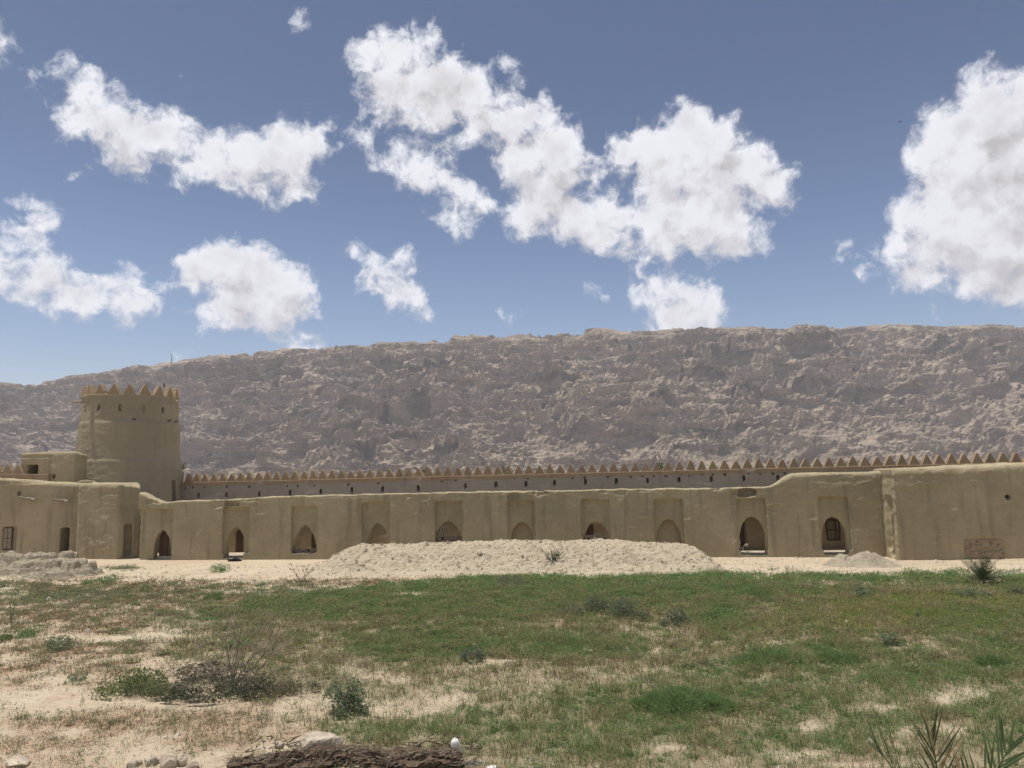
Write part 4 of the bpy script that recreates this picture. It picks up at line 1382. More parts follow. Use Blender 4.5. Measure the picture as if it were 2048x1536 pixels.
def build_tower():
    root = thing('round_tower', 'round tapering mud tower crowned with pointed ochre merlons', 'tower', (TC[0], TC[1], 0))
    zr = tower_front(258, 789)[1]
    z1 = tower_front(258, 843)[1]
    z2 = tower_front(258, 920)[1]
    rad = lambda z: 4.13 - (z - 4.0) * 0.066
    prof = [(rad(0) + 0.12, -0.3), (rad(z2) + 0.05, z2 - 0.02), (rad(z2) - 0.01, z2 + 0.03), (rad(z1) + 0.05, z1 - 0.02), (rad(z1) - 0.02, z1 + 0.04), (rad(zr) + 0.0, zr - 0.06), (rad(zr) + 0.13, zr - 0.02),
            (rad(zr) + 0.12, zr + 0.07), (rad(zr) - 0.42, zr + 0.07), (rad(zr) - 0.45, zr - 1.0), (0.0, zr - 1.0)]
    n = 96
    mb = MB()
    for r, z in prof[:-1]:
        for j in range(n):
            a = 2 * math.pi * j / n
            mb.v.append((r * math.cos(a), r * math.sin(a), z))
    L = len(prof) - 1
    for i in range(L - 1):
        for j in range(n):
            j2 = (j + 1) % n
            mb.f.append((i * n + j, i * n + j2, (i + 1) * n + j2, (i + 1) * n + j))
    mb.f.append(tuple(reversed(range(n))))
    mb.f.append(tuple((L - 1) * n + j for j in range(n)))
    cut = MB()

    def hole(u, v, w, h, dep, wd=None):
        a, z = tower_front(u, v)
        M = Matrix.Rotation(a, 4, 'Z')
        cut.box(rad(z) - dep, rad(z) + 0.6, -w / 2, w / 2, z - h / 2, z + h / 2, M)
    for u, v in ((168.5, 819), (195.5, 815.5), (240.5, 815), (288.5, 816.5), (327.5, 820)):
        hole(u, v, 0.24, 0.60, 0.9)
    for u, v in ((220, 791.5), (311, 795)):
        hole(u, v, 0.17, 0.13, 0.5)
    for u, v in ((244, 963), (277, 963), (315, 967)):
        hole(u, v, 0.15, 0.17, 0.5)
    hole(308, 990, 0.18, 0.6, 0.6)
    hole(339, 985, 0.62, 2.0, 0.5)
    me = carve(mb, cut, 0.086)
    plaster(me, 0.016, 200, low=0.03)
    obj('wall', me, M_TOWER, root)
    nm = 20
    for k in range(nm):
        a = 2 * math.pi * (k + 0.37) / nm
        r = rad(zr) - 0.14
        obj('merlon', MERLT[k % 4], M_MERL, root, (r * math.cos(a), r * math.sin(a), zr + 0.10), (0, 0, a + math.pi / 2 + random.gauss(0, 0.02)), (1.0, 1, random.uniform(0.95, 1.04)))
    # water spouts: half-round pale stone gutters
    for u, v, L_ in ((181, 790, 0.55), (263, 788, 0.35), (346, 799.5, 0.45), (160, 803, 0.7), (357, 815, 0.3)):
        a, z = tower_front(u, v)
        sp = MB()
        prof_ = [(0.19 * math.cos(t), -0.13 * math.sin(t)) for t in np.linspace(0, math.pi, 8)] + [(0.13 * math.cos(t), -0.07 * math.sin(t) + 0.01) for t in np.linspace(math.pi, 0, 8)]
        m = len(prof_)
        v_ = []
        for x, dz in ((rad(z) - 0.25, 0.03), (rad(z) + L_, -0.03)):
            v_ += [(x, y, zz + dz) for y, zz in prof_]
        sp.add(v_, [tuple(range(m)), tuple(reversed(range(m, 2 * m)))] + [(i, (i + 1) % m, (i + 1) % m + m, i + m) for i in range(m)])
        obj('water_spout', sp.mesh('water_spout'), M_STONE, root, (0, 0, z), (0, 0, a))
    return rad, zr, z1


def pigeon(label, loc, heading, upright=False, fly=False, scale=1.0):
    root = thing('flying_bird' if fly else 'pigeon', label, 'bird', loc, heading, None if fly else 'birds resting on the tower')
    root.scale = (scale,) * 3
    mb = MB()
    body = [(-0.17, 0, 0.105), (-0.10, 0, 0.115), (-0.02, 0, 0.125), (0.06, 0, 0.15), (0.10, 0, 0.19), (0.125, 0, 0.225), (0.15, 0, 0.235), (0.168, 0, 0.232)]
    rad = [0.018, 0.038, 0.062, 0.06, 0.036, 0.030, 0.028, 0.012]
    if upright:
        body = [(0.55 * x - 0.35 * (z - 0.12), y, z + 0.75 * x + 0.1) for x, y, z in body]
    if fly:
        body = [(x, y, 0.12 + (z - 0.12) * 0.35) for x, y, z in body]
    mb.tube(body, rad, 8)
    o = obj('body', mb.mesh('body', True), M_BIRD, root)
    mb = MB()
    b = body[-1]
    mb.tube([b, (b[0] + 0.03, b[1], b[2] - 0.006)], [0.007, 0.002], 5)
    obj('beak', mb.mesh('beak'), M_STONE, root)
    mb = MB()
    t = body[0]
    q = body[1]
    dx, dz = t[0] - q[0], t[2] - q[2]
    mb.add([(t[0], 0.03, t[2]), (t[0], -0.03, t[2]), (t[0] + 1.6 * dx, -0.045, t[2] + 1.6 * dz), (t[0] + 1.6 * dx, 0.045, t[2] + 1.6 * dz), (t[0], 0.0, t[2] - 0.015)], [(0, 1, 2, 3), (1, 0, 4), (0, 3, 4), (3, 2, 4), (2, 1, 4)])
    obj('tail', mb.mesh('tail'), M_BIRD, root)
    for s in (1, -1):
        mb = MB()
        if fly:
            v = [(0.07, s * 0.03, 0.13), (-0.06, s * 0.03, 0.12), (-0.04, s * 0.17, 0.19), (0.09, s * 0.16, 0.20), (-0.05, s * 0.33, 0.14), (0.0, s * 0.30, 0.17)]
            mb.add(v + [(a, b_, c - 0.008) for a, b_, c in v], [(0, 1, 2, 3), (3, 2, 4, 5), (9, 8, 7, 6), (11, 10, 8, 9), (0, 3, 9, 6), (1, 7, 8, 2), (3, 5, 11, 9), (2, 8, 10, 4), (4, 10, 11, 5), (0, 6, 7, 1)])
        else:
            wb = body[1:4]
            mb.tube([(p[0] - 0.02, s * (0.045), p[2] + 0.015) for p in wb], [0.008, 0.026, 0.02], 6)
        obj('wing', mb.mesh('wing', True), M_BIRD, root)
        if not fly:
            mb = MB()
            mb.tube([(0.0, s * 0.022, 0.08), (0.005, s * 0.022, 0.0), (0.03, s * 0.022, 0.0)], 0.006, 5)
            obj('leg', mb.mesh('leg'), M_STONE, root)


# ------------------------------------------------------------------ earth mounds
def heap_mesh(name, outline, seed, rough=1.0, res=0.11, gully=None):
    """outline: function (X, Y) -> height; returns mesh over the given box"""
    (x0, x1, y0, y1), hf = outline
    xs, ys = np.arange(x0, x1, res), np.arange(y0, y1, res)
    Xg, Yg = np.meshgrid(xs, ys)
    X, Y = Xg.ravel(), Yg.ravel()
    Z = hf(X, Y)
    Q = np.stack([X, Y, Z], 1)
    m = sstep(0.0, 0.35, Z)
    cl = gnoise(Q * np.array([3.4, 3.4, 3.4]), seed + 15)
    Z = Z + m * rough * (0.10 * fbm(Q * 0.8, 3, 0.6, seed) + 0.10 * (ridged(Q * np.array([0.9, 1.5, 1.5]), 3, 0.55, seed + 5) - 0.55) + 0.050 * fbm(Q * 3.6, 3, 0.75, seed + 9) + 0.05 * sstep(0.16, 0.26, cl) - 0.12 * sstep(0.26, 0.34, -cl))
    if gully:
        u, v = proj(np.stack([X, Y, hf(X, Y)], 1))
        dg = np.full(len(u), 99.0)
        for (a, b), (c, d) in zip(gully[:-1], gully[1:]):
            t = np.clip(((u - a) * (c - a) + (v - b) * (d - b)) / ((c - a) ** 2 + (d - b) ** 2), 0, 1)
            dg = np.minimum(dg, np.hypot(u - a - t * (c - a), (v - b - t * (d - b)) * 1.3))
        Z = Z - 0.22 * np.exp(-(dg / 4.5) ** 2) * sstep(0.1, 0.4, Z)
    Z = np.where(hf(X, Y) <= 0.0, -0.25, Z)
    q = np.arange(X.size).reshape(Xg.shape)
    q = np.stack([q[:-1, :-1], q[:-1, 1:], q[1:, 1:], q[1:, :-1]], -1).reshape(-1, 4)
    zz = Z[q].max(1)
    return mk_mesh(name, np.stack([X, Y, Z], 1), q[zz > -0.2], smooth=False)


def earth_mat(name, a, b, c):
    m_, nt = new_mat(name)
    v = coords(nt, True)
    mid = noise_n(nt, v, 1.1, 6, 0.65)
    fine = noise_n(nt, v, 7, 5, 0.7)
    col = mixc(nt, ramp(nt, mid, 0.4, 0.66), a, b)
    col = mixc(nt, mathn(nt, 'MULTIPLY', ramp(nt, fine, 0.5, 0.7), 0.6), col, c)
    finish(nt, col, 0.98, mathn(nt, 'ADD', mid, mathn(nt, 'MULTIPLY', fine, 0.8)), 1.0, 0.22, 0.05)
    return m_


M_EARTH = earth_mat('dug_earth', (0.545, 0.465, 0.340), (0.470, 0.392, 0.282), (0.35, 0.295, 0.21))
M_GREY = earth_mat('grey_rubble', (0.46, 0.395, 0.295), (0.36, 0.305, 0.225), (0.24, 0.20, 0.15))


def build_mounds():
    # big mound: crest heights read along the photograph's mound outline
    cr = [(610, 1142), (640, 1132), (668, 1112), (692, 1098), (715, 1091), (760, 1091), (900, 1087), (1000, 1082.5), (1060, 1081), (1130, 1084), (1215, 1081), (1240, 1082), (1300, 1088), (1372, 1089), (1390, 1094), (1415, 1113), (1437, 1132), (1455, 1145)]
    cp = np.array([P(u, v, 46.2 - 0.124 * (u - 1024) / F_PX * 46) for u, v in cr])
    cp[:, 2] = np.maximum(cp[:, 2], 0)
    yc = lambda X: 46.2 - 0.124 * X

    def hf(X, Y):
        top = np.interp(X, cp[:, 0], cp[:, 2], left=0, right=0)
        j = 0.35 * fbm(np.stack([X * 0.5, Y * 0.5, 0 * X], 1), 2, 0.5, 400)
        e = Y - yc(X) + j
        front = 0.8 * sstep(-4.0, -0.4, e) ** 0.95 + 0.2 * np.clip((e + 5.6) / 5.2, 0, 1)
        backs = sstep(2.6, 1.0, e)
        base = np.where(e < 0, front, backs)
        return top * base - 0.02
    me = heap_mesh('earth_mound', ((-13.5, 14.5, 40.5, 50.0), hf), 410, 0.72, 0.085, [(1213, 1085), (1232, 1088), (1250, 1098), (1266, 1112), (1284, 1132)])
    o = struct('earth_mound', me, M_EARTH)
    rn = np.random.default_rng(415)
    mv = verts_of(me)
    mv = mv[(mv[:, 2] > 0.02)]
    k = rn.integers(0, len(mv), 1000)
    sz = rn.gamma(1.6, 0.028, len(k)) + 0.015
    tv = np.array([[1, 0, -0.3], [0, 1, -0.3], [-1, 0, -0.3], [0, -1, -0.3], [0, 0, 0.8]])
    V = tv[None] * sz[:, None, None] * rn.uniform(0.5, 1.5, (len(k), 5, 3)) + (mv[k] + rn.normal(0, 0.04, (len(k), 3)) * np.array([1, 1, 0]))[:, None, :]
    i = np.arange(len(k))[:, None] * 5
    Tt = np.concatenate([i + [0, 1, 4], i + [1, 2, 4], i + [2, 3, 4], i + [3, 0, 4]], 1).reshape(-1, 3)
    c = obj('clods', mk_mesh('clods', V.reshape(-1, 3), None, Tt), M_BRICK)
    c['kind'] = 'stuff'
    tag(c, 'clods and small stones lying over the earth mound', 'clods')

    # left rubble: two eroded banks and a little cone
    def hr(X, Y):
        z = 0 * X
        Q = np.stack([X, Y, z], 1)
        w = 0.5 * fbm(Q * 0.7, 3, 0.6, 430)
        for (u, v, yy, rx, ry, hgt) in ((20, 1106, 51.0, 2.2, 1.6, 0.95), (70, 1104, 51.0, 2.0, 1.4, 1.0), (95, 1110, 51.0, 1.4, 1.2, 0.75), (137, 1100, 50.5, 0.95, 1.0, 1.0), (150, 1108, 50.3, 1.2, 1.0, 0.55),
                                       (20, 1120, 46.5, 2.6, 1.6, 0.55), (62, 1118, 47.0, 2.0, 1.8, 0.85), (110, 1122, 46.8, 1.6, 1.6, 0.85), (150, 1124, 46.2, 1.4, 1.3, 0.9), (178, 1126, 45.6, 0.9, 1.1, 0.75), (100, 1140, 44.5, 2.6, 1.2, 0.4)):
            p = P(u, v, yy)
            e = np.sqrt(((X - p[0]) / rx) ** 2 + ((Y - yy) / ry) ** 2) + 0.35 * w
            z = np.maximum(z, hgt * sstep(1.0, 0.25, e))
        # undercut scarps
        b = z / 0.42 + 0.6 * w
        z = z + 0.40 * (sstep(0.38, 0.62, b - np.floor(b)) - (b - np.floor(b))) * sstep(0.1, 0.4, z)
        return z - 0.03
    me = heap_mesh('rubble_bank', ((-36.5, -24.0, 42.0, 53.5), hr), 440, 1.2, 0.085)
    o = obj('rubble_bank', me, M_GREY)
    tag(o, 'eroded bank of grey earth and rubble in front of the left house', 'rubble')

    def hg(X, Y):
        p = P(1733, 1112, 43.6)
        q = P(1690, 1112, 43.6)
        e = np.sqrt(((X - p[0]) / 2.1) ** 2 + ((Y - 43.6) / 1.5) ** 2)
        e2 = np.sqrt(((X - q[0]) / 1.3) ** 2 + ((Y - 43.9) / 1.2) ** 2)
        return np.maximum(0.78 * sstep(1.0, 0.0, e) , 0.62 * sstep(1.0, 0.0, e2)) - 0.02
    p = P(1733, 1112, 43.6)
    me = heap_mesh('gravel_heap', ((p[0] - 3.6, p[0] + 2.6, 41.6, 45.6), hg), 450, 0.5, 0.08)
    o = obj('gravel_heap', me, M_GREY)
    tag(o, 'small grey gravel heap on the sand before the last archway', 'gravel')


# ------------------------------------------------------------------ plants
def leaf_cloud(n, cen, rad, size, col, rng, up=0.5, clump=6, var=0.25, flat=0.4):
    """n little pointed leaves in clumps through an ellipsoid; returns verts, tris, tints"""
    cl = rng.normal(0, 0.46, (clump, 3))
    cl[:, 2] = np.abs(cl[:, 2]) * 0.9
    k = rng.integers(0, clump, n)
    p = cl[k] + rng.normal(0, 0.17, (n, 3)) * rng.uniform(0.5, 1.6, (clump, 1))[k]
    p[:, 2] = np.abs(p[:, 2])
    l = np.linalg.norm(p, axis=1)
    p = p / np.maximum(1, l / 1.0)[:, None]
    p = p * np.array(rad) + np.array(cen)
    d = rng.normal(0, 1, (n, 3))
    d[:, 2] = d[:, 2] * flat + up
    d /= np.linalg.norm(d, axis=1)[:, None]
    s = rng.normal(0, 1, (n, 3))
    s -= (s * d).sum(1)[:, None] * d
    s /= np.linalg.norm(s, axis=1)[:, None]
    L = size * rng.uniform(0.6, 1.4, n)[:, None]
    W = L * 0.28
    V = np.stack([p, p + d * L * 0.45 + s * W, p + d * L, p + d * L * 0.45 - s * W], 1).reshape(-1, 3)
    i = np.arange(n)[:, None] * 4
    Tt = np.concatenate([i + [0, 1, 2], i + [0, 2, 3]], 1).reshape(-1, 3)
    c = np.array(col)[None, :] * rng.uniform(1 - var, 1 + var, (n, 1)) * rng.uniform(0.92, 1.08, (n, 3))
    return V, Tt, np.repeat(c, 4, 0)


def stems_mb(n, rad, h, r0, rng, bend=0.25, lean=0.8):
    mb = MB()
    for k in range(n):
        a = rng.uniform(0, 2 * math.pi)
        l = rng.uniform(0.2, 1) * lean
        hh = h * rng.uniform(0.65, 1.05)
        p0 = Vector((rng.normal(0, 0.05) * rad, rng.normal(0, 0.05) * rad, -0.03))
        pts, rr = [p0], [r0]
        for j in range(1, 5):
            t = j / 4
            pts.append(Vector((p0.x + math.cos(a) * rad * l * t ** 1.2 + rng.normal(0, bend * 0.08 * rad), p0.y + math.sin(a) * rad * l * t ** 1.2 + rng.normal(0, bend * 0.08 * rad), hh * t)))
            rr.append(r0 * (1 - 0.75 * t))
        mb.tube(pts, rr, 4)
    return mb


GREEN, LUSH, GREYG, DRYG, YELG = (0.190, 0.280, 0.110), (0.180, 0.265, 0.100), (0.235, 0.280, 0.165), (0.215, 0.225, 0.145), (0.290, 0.315, 0.100)
SHRUBS = [  # u, v of the foot; width and height in photograph pixels; colour, leaves, stems, label
    (437, 1144, 46, 19, GREEN, 420, 5, 'green bush on bare sand before the second archway'),
    (204, 1167, 74, 24, GREEN, 520, 6, 'wide green bush at the right foot of the rubble bank'),
    (424, 1197, 60, 26, LUSH, 480, 6, 'round green bush on pale ground left of the grass edge'),
    (1520, 1197, 92, 36, LUSH, 900, 10, 'large feathery bright green bush in brown weeds'),
    (1430, 1243, 72, 30, LUSH, 600, 8, 'soft green bush right of the dark scrub row'),
    (1724, 1197, 56, 30, GREYG, 520, 12, 'grey green bush alone in brown weeds below the gravel heap'),
    (1788, 1292, 58, 27, GREYG, 480, 10, 'grey green bush above the long lush grass strip'),
    (690, 1430, 84, 64, (0.215, 0.255, 0.155), 620, 30, 'dark grey green bush on pale ground in the left foreground'),
    (946, 1323, 54, 26, (0.190, 0.215, 0.150), 360, 10, 'small dark bush in the middle of the field'),
    (1150, 1236, 60, 24, DRYG, 460, 10, 'leftmost dark bush of the scrub row'),
    (1200, 1226, 66, 34, (0.180, 0.210, 0.128), 640, 12, 'tallest dark bush of the scrub row'),
    (1258, 1240, 80, 36, (0.180, 0.210, 0.128), 760, 12, 'broad dark bush left of the bleached twigs'),
    (1352, 1253, 62, 32, (0.185, 0.215, 0.135), 560, 12, 'dark bush right of the bleached twigs'),
    (1020, 1173, 62, 22, (0.230, 0.215, 0.170), 460, 14, 'dry grey bush at the grass edge below the mound'),
    (250, 1386, 118, 44, (0.205, 0.240, 0.105), 900, 16, 'green and yellow bush left of the dead leaf pile'),
    (55, 1276, 66, 20, GREEN, 420, 6, 'low green bush at the left edge on bare sand'),
    (110, 1300, 60, 26, GREYG, 420, 9, 'straggly grey green bush on the pale strip at left'),
    (8, 1282, 34, 18, LUSH, 260, 5, 'small green bush cut by the left picture edge'),
    (1945, 1197, 64, 26, GREYG, 520, 9, 'grey green bush in front of the young palm'),
    (2036, 1190, 34, 22, (0.170, 0.155, 0.115), 260, 8, 'brown bush at the right picture edge'),
    (1880, 1236, 70, 24, YELG, 520, 8, 'yellow green bush in the right hand weeds'),
    (1990, 1330, 80, 30, LUSH, 620, 8, 'deep green bush near the right picture edge'),
    (766, 1145, 50, 14, LUSH, 360, 5, 'low green bush at the left foot of the mound'),
    (1158, 1093, 18, 8, YELG, 160, 3, 'left green tuft on top of the mound'),
    (1180, 1090, 18, 8, YELG, 160, 3, 'right green tuft on top of the mound'),
    (283, 1183, 26, 14, GREEN, 200, 4, 'small dark green bush on pale ground below the rubble bank'),
    (98, 1196, 44, 14, GREEN, 260, 4, 'low green bush left of two others below the rubble bank'),
    (1375, 1428, 230, 56, LUSH, 3200, 10, 'big lush green clump in the right foreground'),
    (1550, 1328, 170, 34, LUSH, 1500, 8, 'left half of the long lush green hedge of grass'),
    (1695, 1324, 150, 30, LUSH, 1400, 8, 'right half of the long lush green hedge of grass'),
    (1440, 1150, 40, 12, GREYG, 200, 5, 'small grey tuft at the right foot of the mound'),
    (150, 1360, 40, 14, GREYG, 200, 5, 'grey tuft on the bare sand at left'),
    (480, 1300, 60, 22, GREEN, 380, 6, 'green bush behind the bare thorn branches'),
]


def build_shrubs():
    rng = np.random.default_rng(21)
    for (u, v, w, h, col, n, ns, lab) in SHRUBS:
        on_mound = 'top of the mound' in lab
        if on_mound:
            p = P(u, v, 45.0)
            p[2] -= 0.05
        else:
            p = G(u, v)
            p[2] = float(ground_z(np.array([p[0]]), np.array([p[1]]))[0])
        px = p[1] / F_PX
        rx, hh = 0.5 * w * px, h * px * 1.02
        root = thing('shrub', lab, 'bush', (p[0], p[1] + rx * 0.35, p[2]), rng.uniform(0, 6.28), 'shrubs in the field')
        lush_ = col in (LUSH, YELG)
        if lush_:                                 # feathery: thin blades fanning out of many feet
            n2 = int(n * 2.6)
            a = rng.uniform(0, 6.283, n2)
            r = np.sqrt(rng.random(n2)) * 0.85
            foot = np.stack([r * np.cos(a) * rx, 0.75 * r * np.sin(a) * rx, 0 * a], 1)
            k = np.clip(1.05 - r ** 1.4, 0.12, 1) * np.clip(0.8 + 0.9 * gnoise(foot / max(rx, 0.3) * 2.6 + u, 71), 0.15, 1.4)
            ok = gnoise(foot / max(rx, 0.3) * 2.1 + 0.37 * u + 3.1, 73) + 0.35 - 0.75 * r ** 2 > rng.normal(0, 0.12, n2)
            a, r, foot, k = a[ok], r[ok], foot[ok], k[ok]
            n2 = len(a)
            hgt = hh * 0.78 * k
            foot[:, 2] = hgt * rng.random(n2) * 0.75
            d = np.stack([np.cos(a) * 0.7 + rng.normal(0, 0.55, n2), np.sin(a) * 0.5 + rng.normal(0, 0.55, n2), rng.uniform(0.1, 1.1, n2)], 1)
            d /= np.linalg.norm(d, axis=1)[:, None]
            L = rng.uniform(0.08, 0.22, n2)[:, None] * min(1.3, 0.5 + hh)
            sd = rng.normal(0, 1, (n2, 3))
            sd -= (sd * d).sum(1)[:, None] * d
            sd *= (rng.uniform(0.006, 0.013, n2) / np.linalg.norm(sd, axis=1))[:, None]
            V = np.stack([foot - sd, foot + sd, foot + d * L], 1).reshape(-1, 3)
            Tt = np.arange(n2 * 3).reshape(-1, 3)
            c = np.repeat(np.array(col)[None] * rng.uniform(0.7, 1.3, (n2, 1)) * rng.uniform(0.93, 1.07, (n2, 3)), 3, 0)
        else:
            V, Tt, c = leaf_cloud(int(n * 2.4), (0, 0, 0.0), (rx * 1.18, rx * 0.95, hh * 0.95), max(0.035, min(0.085, 0.06 * hh + 0.03)), col, rng, clump=9 + n // 60, up=0.35, flat=0.8, var=0.5)
        me = mk_mesh('foliage', V, None, Tt, attr={'tint': c})
        obj('foliage', me, M_LEAF, root)
        obj('stem', stems_mb(max(3, ns // 2), rx * 1.1, hh * 1.05, 0.008, rng).mesh('stem'), M_TWIG, root)


def thorn(mb, p, d, L, r, depth, rng, spread=0.55, leaves=None):
    pts, rr = [p], [r]
    q = p
    dd = d.normalized()
    for j in range(4):
        dd = (dd + Vector(rng.normal(0, 0.13, 3))).normalized()
        q = q + dd * L / 4
        pts.append(q)
        rr.append(max(0.003, r * (1 - 0.6 * (j + 1) / 4)))
    mb.tube(pts, rr, 4, False)
    if leaves is not None and depth <= 1:
        leaves += pts[1:]
    if depth > 0:
        for k in range(rng.integers(3, 6)):
            i = rng.integers(1, 5)
            nd = (dd + Vector(rng.normal(0, spread, 3))).normalized()
            nd.z = nd.z * 0.7 + 0.1
            thorn(mb, pts[i], nd, L * rng.uniform(0.45, 0.7), rr[i] * 0.7, depth - 1, rng, spread, leaves)


def build_thorn_bush():
    rng = np.random.default_rng(33)
    p = G(465, 1385)
    root = thing('thorn_bush', 'sprawling half dead thorn bush with bare grey branches in the left foreground', 'bush', (p[0], p[1], 0))
    targets = [(497, 1242, 1.0), (430, 1245, 0.9), (600, 1252, 1.2), (550, 1262, 0.8), (640, 1245, 0.9), (400, 1300, 0.5), (520, 1300, 0.6), (580, 1330, 0.6), (610, 1370, 0.5), (470, 1275, 0.8), (660, 1380, 0.3), (380, 1350, 0.3), (545, 1375, 0.2), (450, 1310, 0.4)]
    lv = []
    for i, (u, v, k) in enumerate(targets):
        q = P(u, v, p[1] + rng.uniform(-0.3, 0.5))
        d = Vector(q - p) + Vector((0, 0, 0.0))
        mb = MB()
        L = d.length
        d.z = max(d.z, 0.15)
        thorn(mb, Vector((rng.normal(0, 0.08), rng.normal(0, 0.08), 0)), d, L * 0.95, 0.022, 2 if i < 8 else 3, rng, 0.55, lv)
        obj('branch', mb.mesh('branch'), M_TWIG, root)
    # fine dry leaves low in the bush
    Vs, Ts, Cs, b = [], [], [], 0
    for (cx, cy, rx, ry, rz, n, col) in ((-0.5, -0.2, 1.5, 0.7, 0.42, 2600, (0.150, 0.160, 0.105)), (0.9, 0.0, 1.4, 0.7, 0.40, 1800, (0.195, 0.200, 0.125)), (0.2, 0.1, 1.1, 0.6, 0.7, 1200, (0.205, 0.200, 0.135)), (-1.9, 0.1, 1.3, 0.6, 0.3, 1500, (0.190, 0.205, 0.105))):
        V, Tt, c = leaf_cloud(n, (cx, cy, 0), (rx, ry, rz), 0.06, col, rng, clump=16, up=0.3)
        Vs.append(V)
        Ts.append(Tt + b)
        Cs.append(c)
        b += len(V)
    obj('foliage', mk_mesh('foliage', np.concatenate(Vs), None, np.concatenate(Ts), attr={'tint': np.concatenate(Cs)}), M_LEAF, root)
    # pile of dead fronds beside it
    p = G(405, 1362)
    o = thing('brush_pile', 'dark pile of dead brush left of the bare thorn branches', 'brush pile', (p[0], p[1] + 0.2, 0))
    V, Tt, c = leaf_cloud(1300, (0, 0, 0), (0.9, 0.55, 0.48), 0.08, (0.20, 0.175, 0.125), rng, clump=14, up=0.1, var=0.6)
    obj('dead_leaves', mk_mesh('dead_leaves', V, None, Tt, attr={'tint': c}), M_LEAF, o)
    mb = MB()
    for k in range(80):
        a = Vector((rng.normal(0, 0.4), rng.normal(0, 0.25), rng.uniform(0.02, 0.40)))
        d = Vector((rng.normal(0, 0.4), rng.normal(0, 0.2), rng.normal(0, 0.12)))
        mb.tube([a, a + d * 0.5, a + d], 0.008, 4)
    obj('sticks', mb.mesh('sticks'), M_TWIG, o)


def stem_plant(u, v, hpx, n, label, spread=0.5, leafn=120, col=GREEN, Y=None, r0=0.014, mat=None):
    rng = np.random.default_rng(int(u * 7 + v))
    p = G(u, v) if Y is None else P(u, v, Y)
    h = hpx * p[1] / F_PX
    root = thing('stem_plant', label, 'plant', (p[0], p[1], p[2] - 0.03))
    mb = MB()
    tips = []
    for k in range(n):
        a = rng.uniform(0, 6.28)
        l = rng.uniform(0.1, 1) * spread * h
        hh = h * rng.uniform(0.6, 1.0)
        pts = [Vector((0.05 * math.cos(a), 0.05 * math.sin(a), 0))]
        for j in range(1, 5):
            t = j / 4
            pts.append(Vector((math.cos(a) * l * t ** 1.3 + rng.normal(0, 0.015), 0.6 * math.sin(a) * l * t ** 1.3, hh * t)))
        mb.tube(pts, [r0 * (1 - 0.15 * j) for j in range(5)], 5)
        tips += pts[2:]
    obj('stem', mb.mesh('stem'), mat or M_TWIG, root)
    if leafn:
        tp = np.array(tips)
        V, Tt, c = leaf_cloud(leafn, (0, 0, 0), (0.06, 0.06, 0.05), 0.07, col, rng, up=0.4)
        off = tp[rng.integers(0, len(tp), leafn)]
        V = V + np.repeat(off, 4, 0)
        obj('foliage', mk_mesh('foliage', V, None, Tt, attr={'tint': c}), M_LEAF, root)


def leaflet_mesh(n='leaflet'):
    mb = MB()
    pts = [(0, 0.35), (0.12, 0.9), (0.4, 1.0), (0.7, 0.75), (1.0, 0.0)]
    v = []
    for x, w in pts:
        v += [(x, 0.5 * w, 0.22 * w), (x, 0, 0), (x, -0.5 * w, 0.22 * w)]
    f = []
    for i in range(len(pts) - 1):
        a = i * 3
        f += [(a, a + 3, a + 4, a + 1), (a + 1, a + 4, a + 5, a + 2)]
    mb.add(v, f)
    return mb.mesh(n, True)


def palm_leaf_mat(name, a, b):
    m, nt = new_mat(name)
    v = vscale(nt, coords(nt), (1.0, 20, 1))
    n = noise_n(nt, v, 2, 4, 0.6)
    c = mixc(nt, ramp(nt, n, 0.35, 0.7), a, b)
    p = N_(nt, 'ShaderNodeBsdfPrincipled', ins={'Base Color': c, 'Roughness': 0.45, 'Specular IOR Level': 0.4})
    t = N_(nt, 'ShaderNodeBsdfTranslucent', ins={'Color': c})
    x = N_(nt, 'ShaderNodeMixShader', ins={0: 0.2, 1: p.outputs[0], 2: t.outputs[0]})
    N_(nt, 'ShaderNodeOutputMaterial', ins={'Surface': x.outputs[0]})
    return m


M_PALM = palm_leaf_mat('palm_leaf', (0.040, 0.068, 0.020), (0.095, 0.130, 0.050))
M_PALMDRY = palm_leaf_mat('dry_palm_leaf', (0.22, 0.155, 0.085), (0.40, 0.33, 0.21))
LEAFLET, LEAFLETDRY = leaflet_mesh(), leaflet_mesh()
LEAFLET.materials.append(M_PALM)
LEAFLETDRY.materials.append(M_PALMDRY)


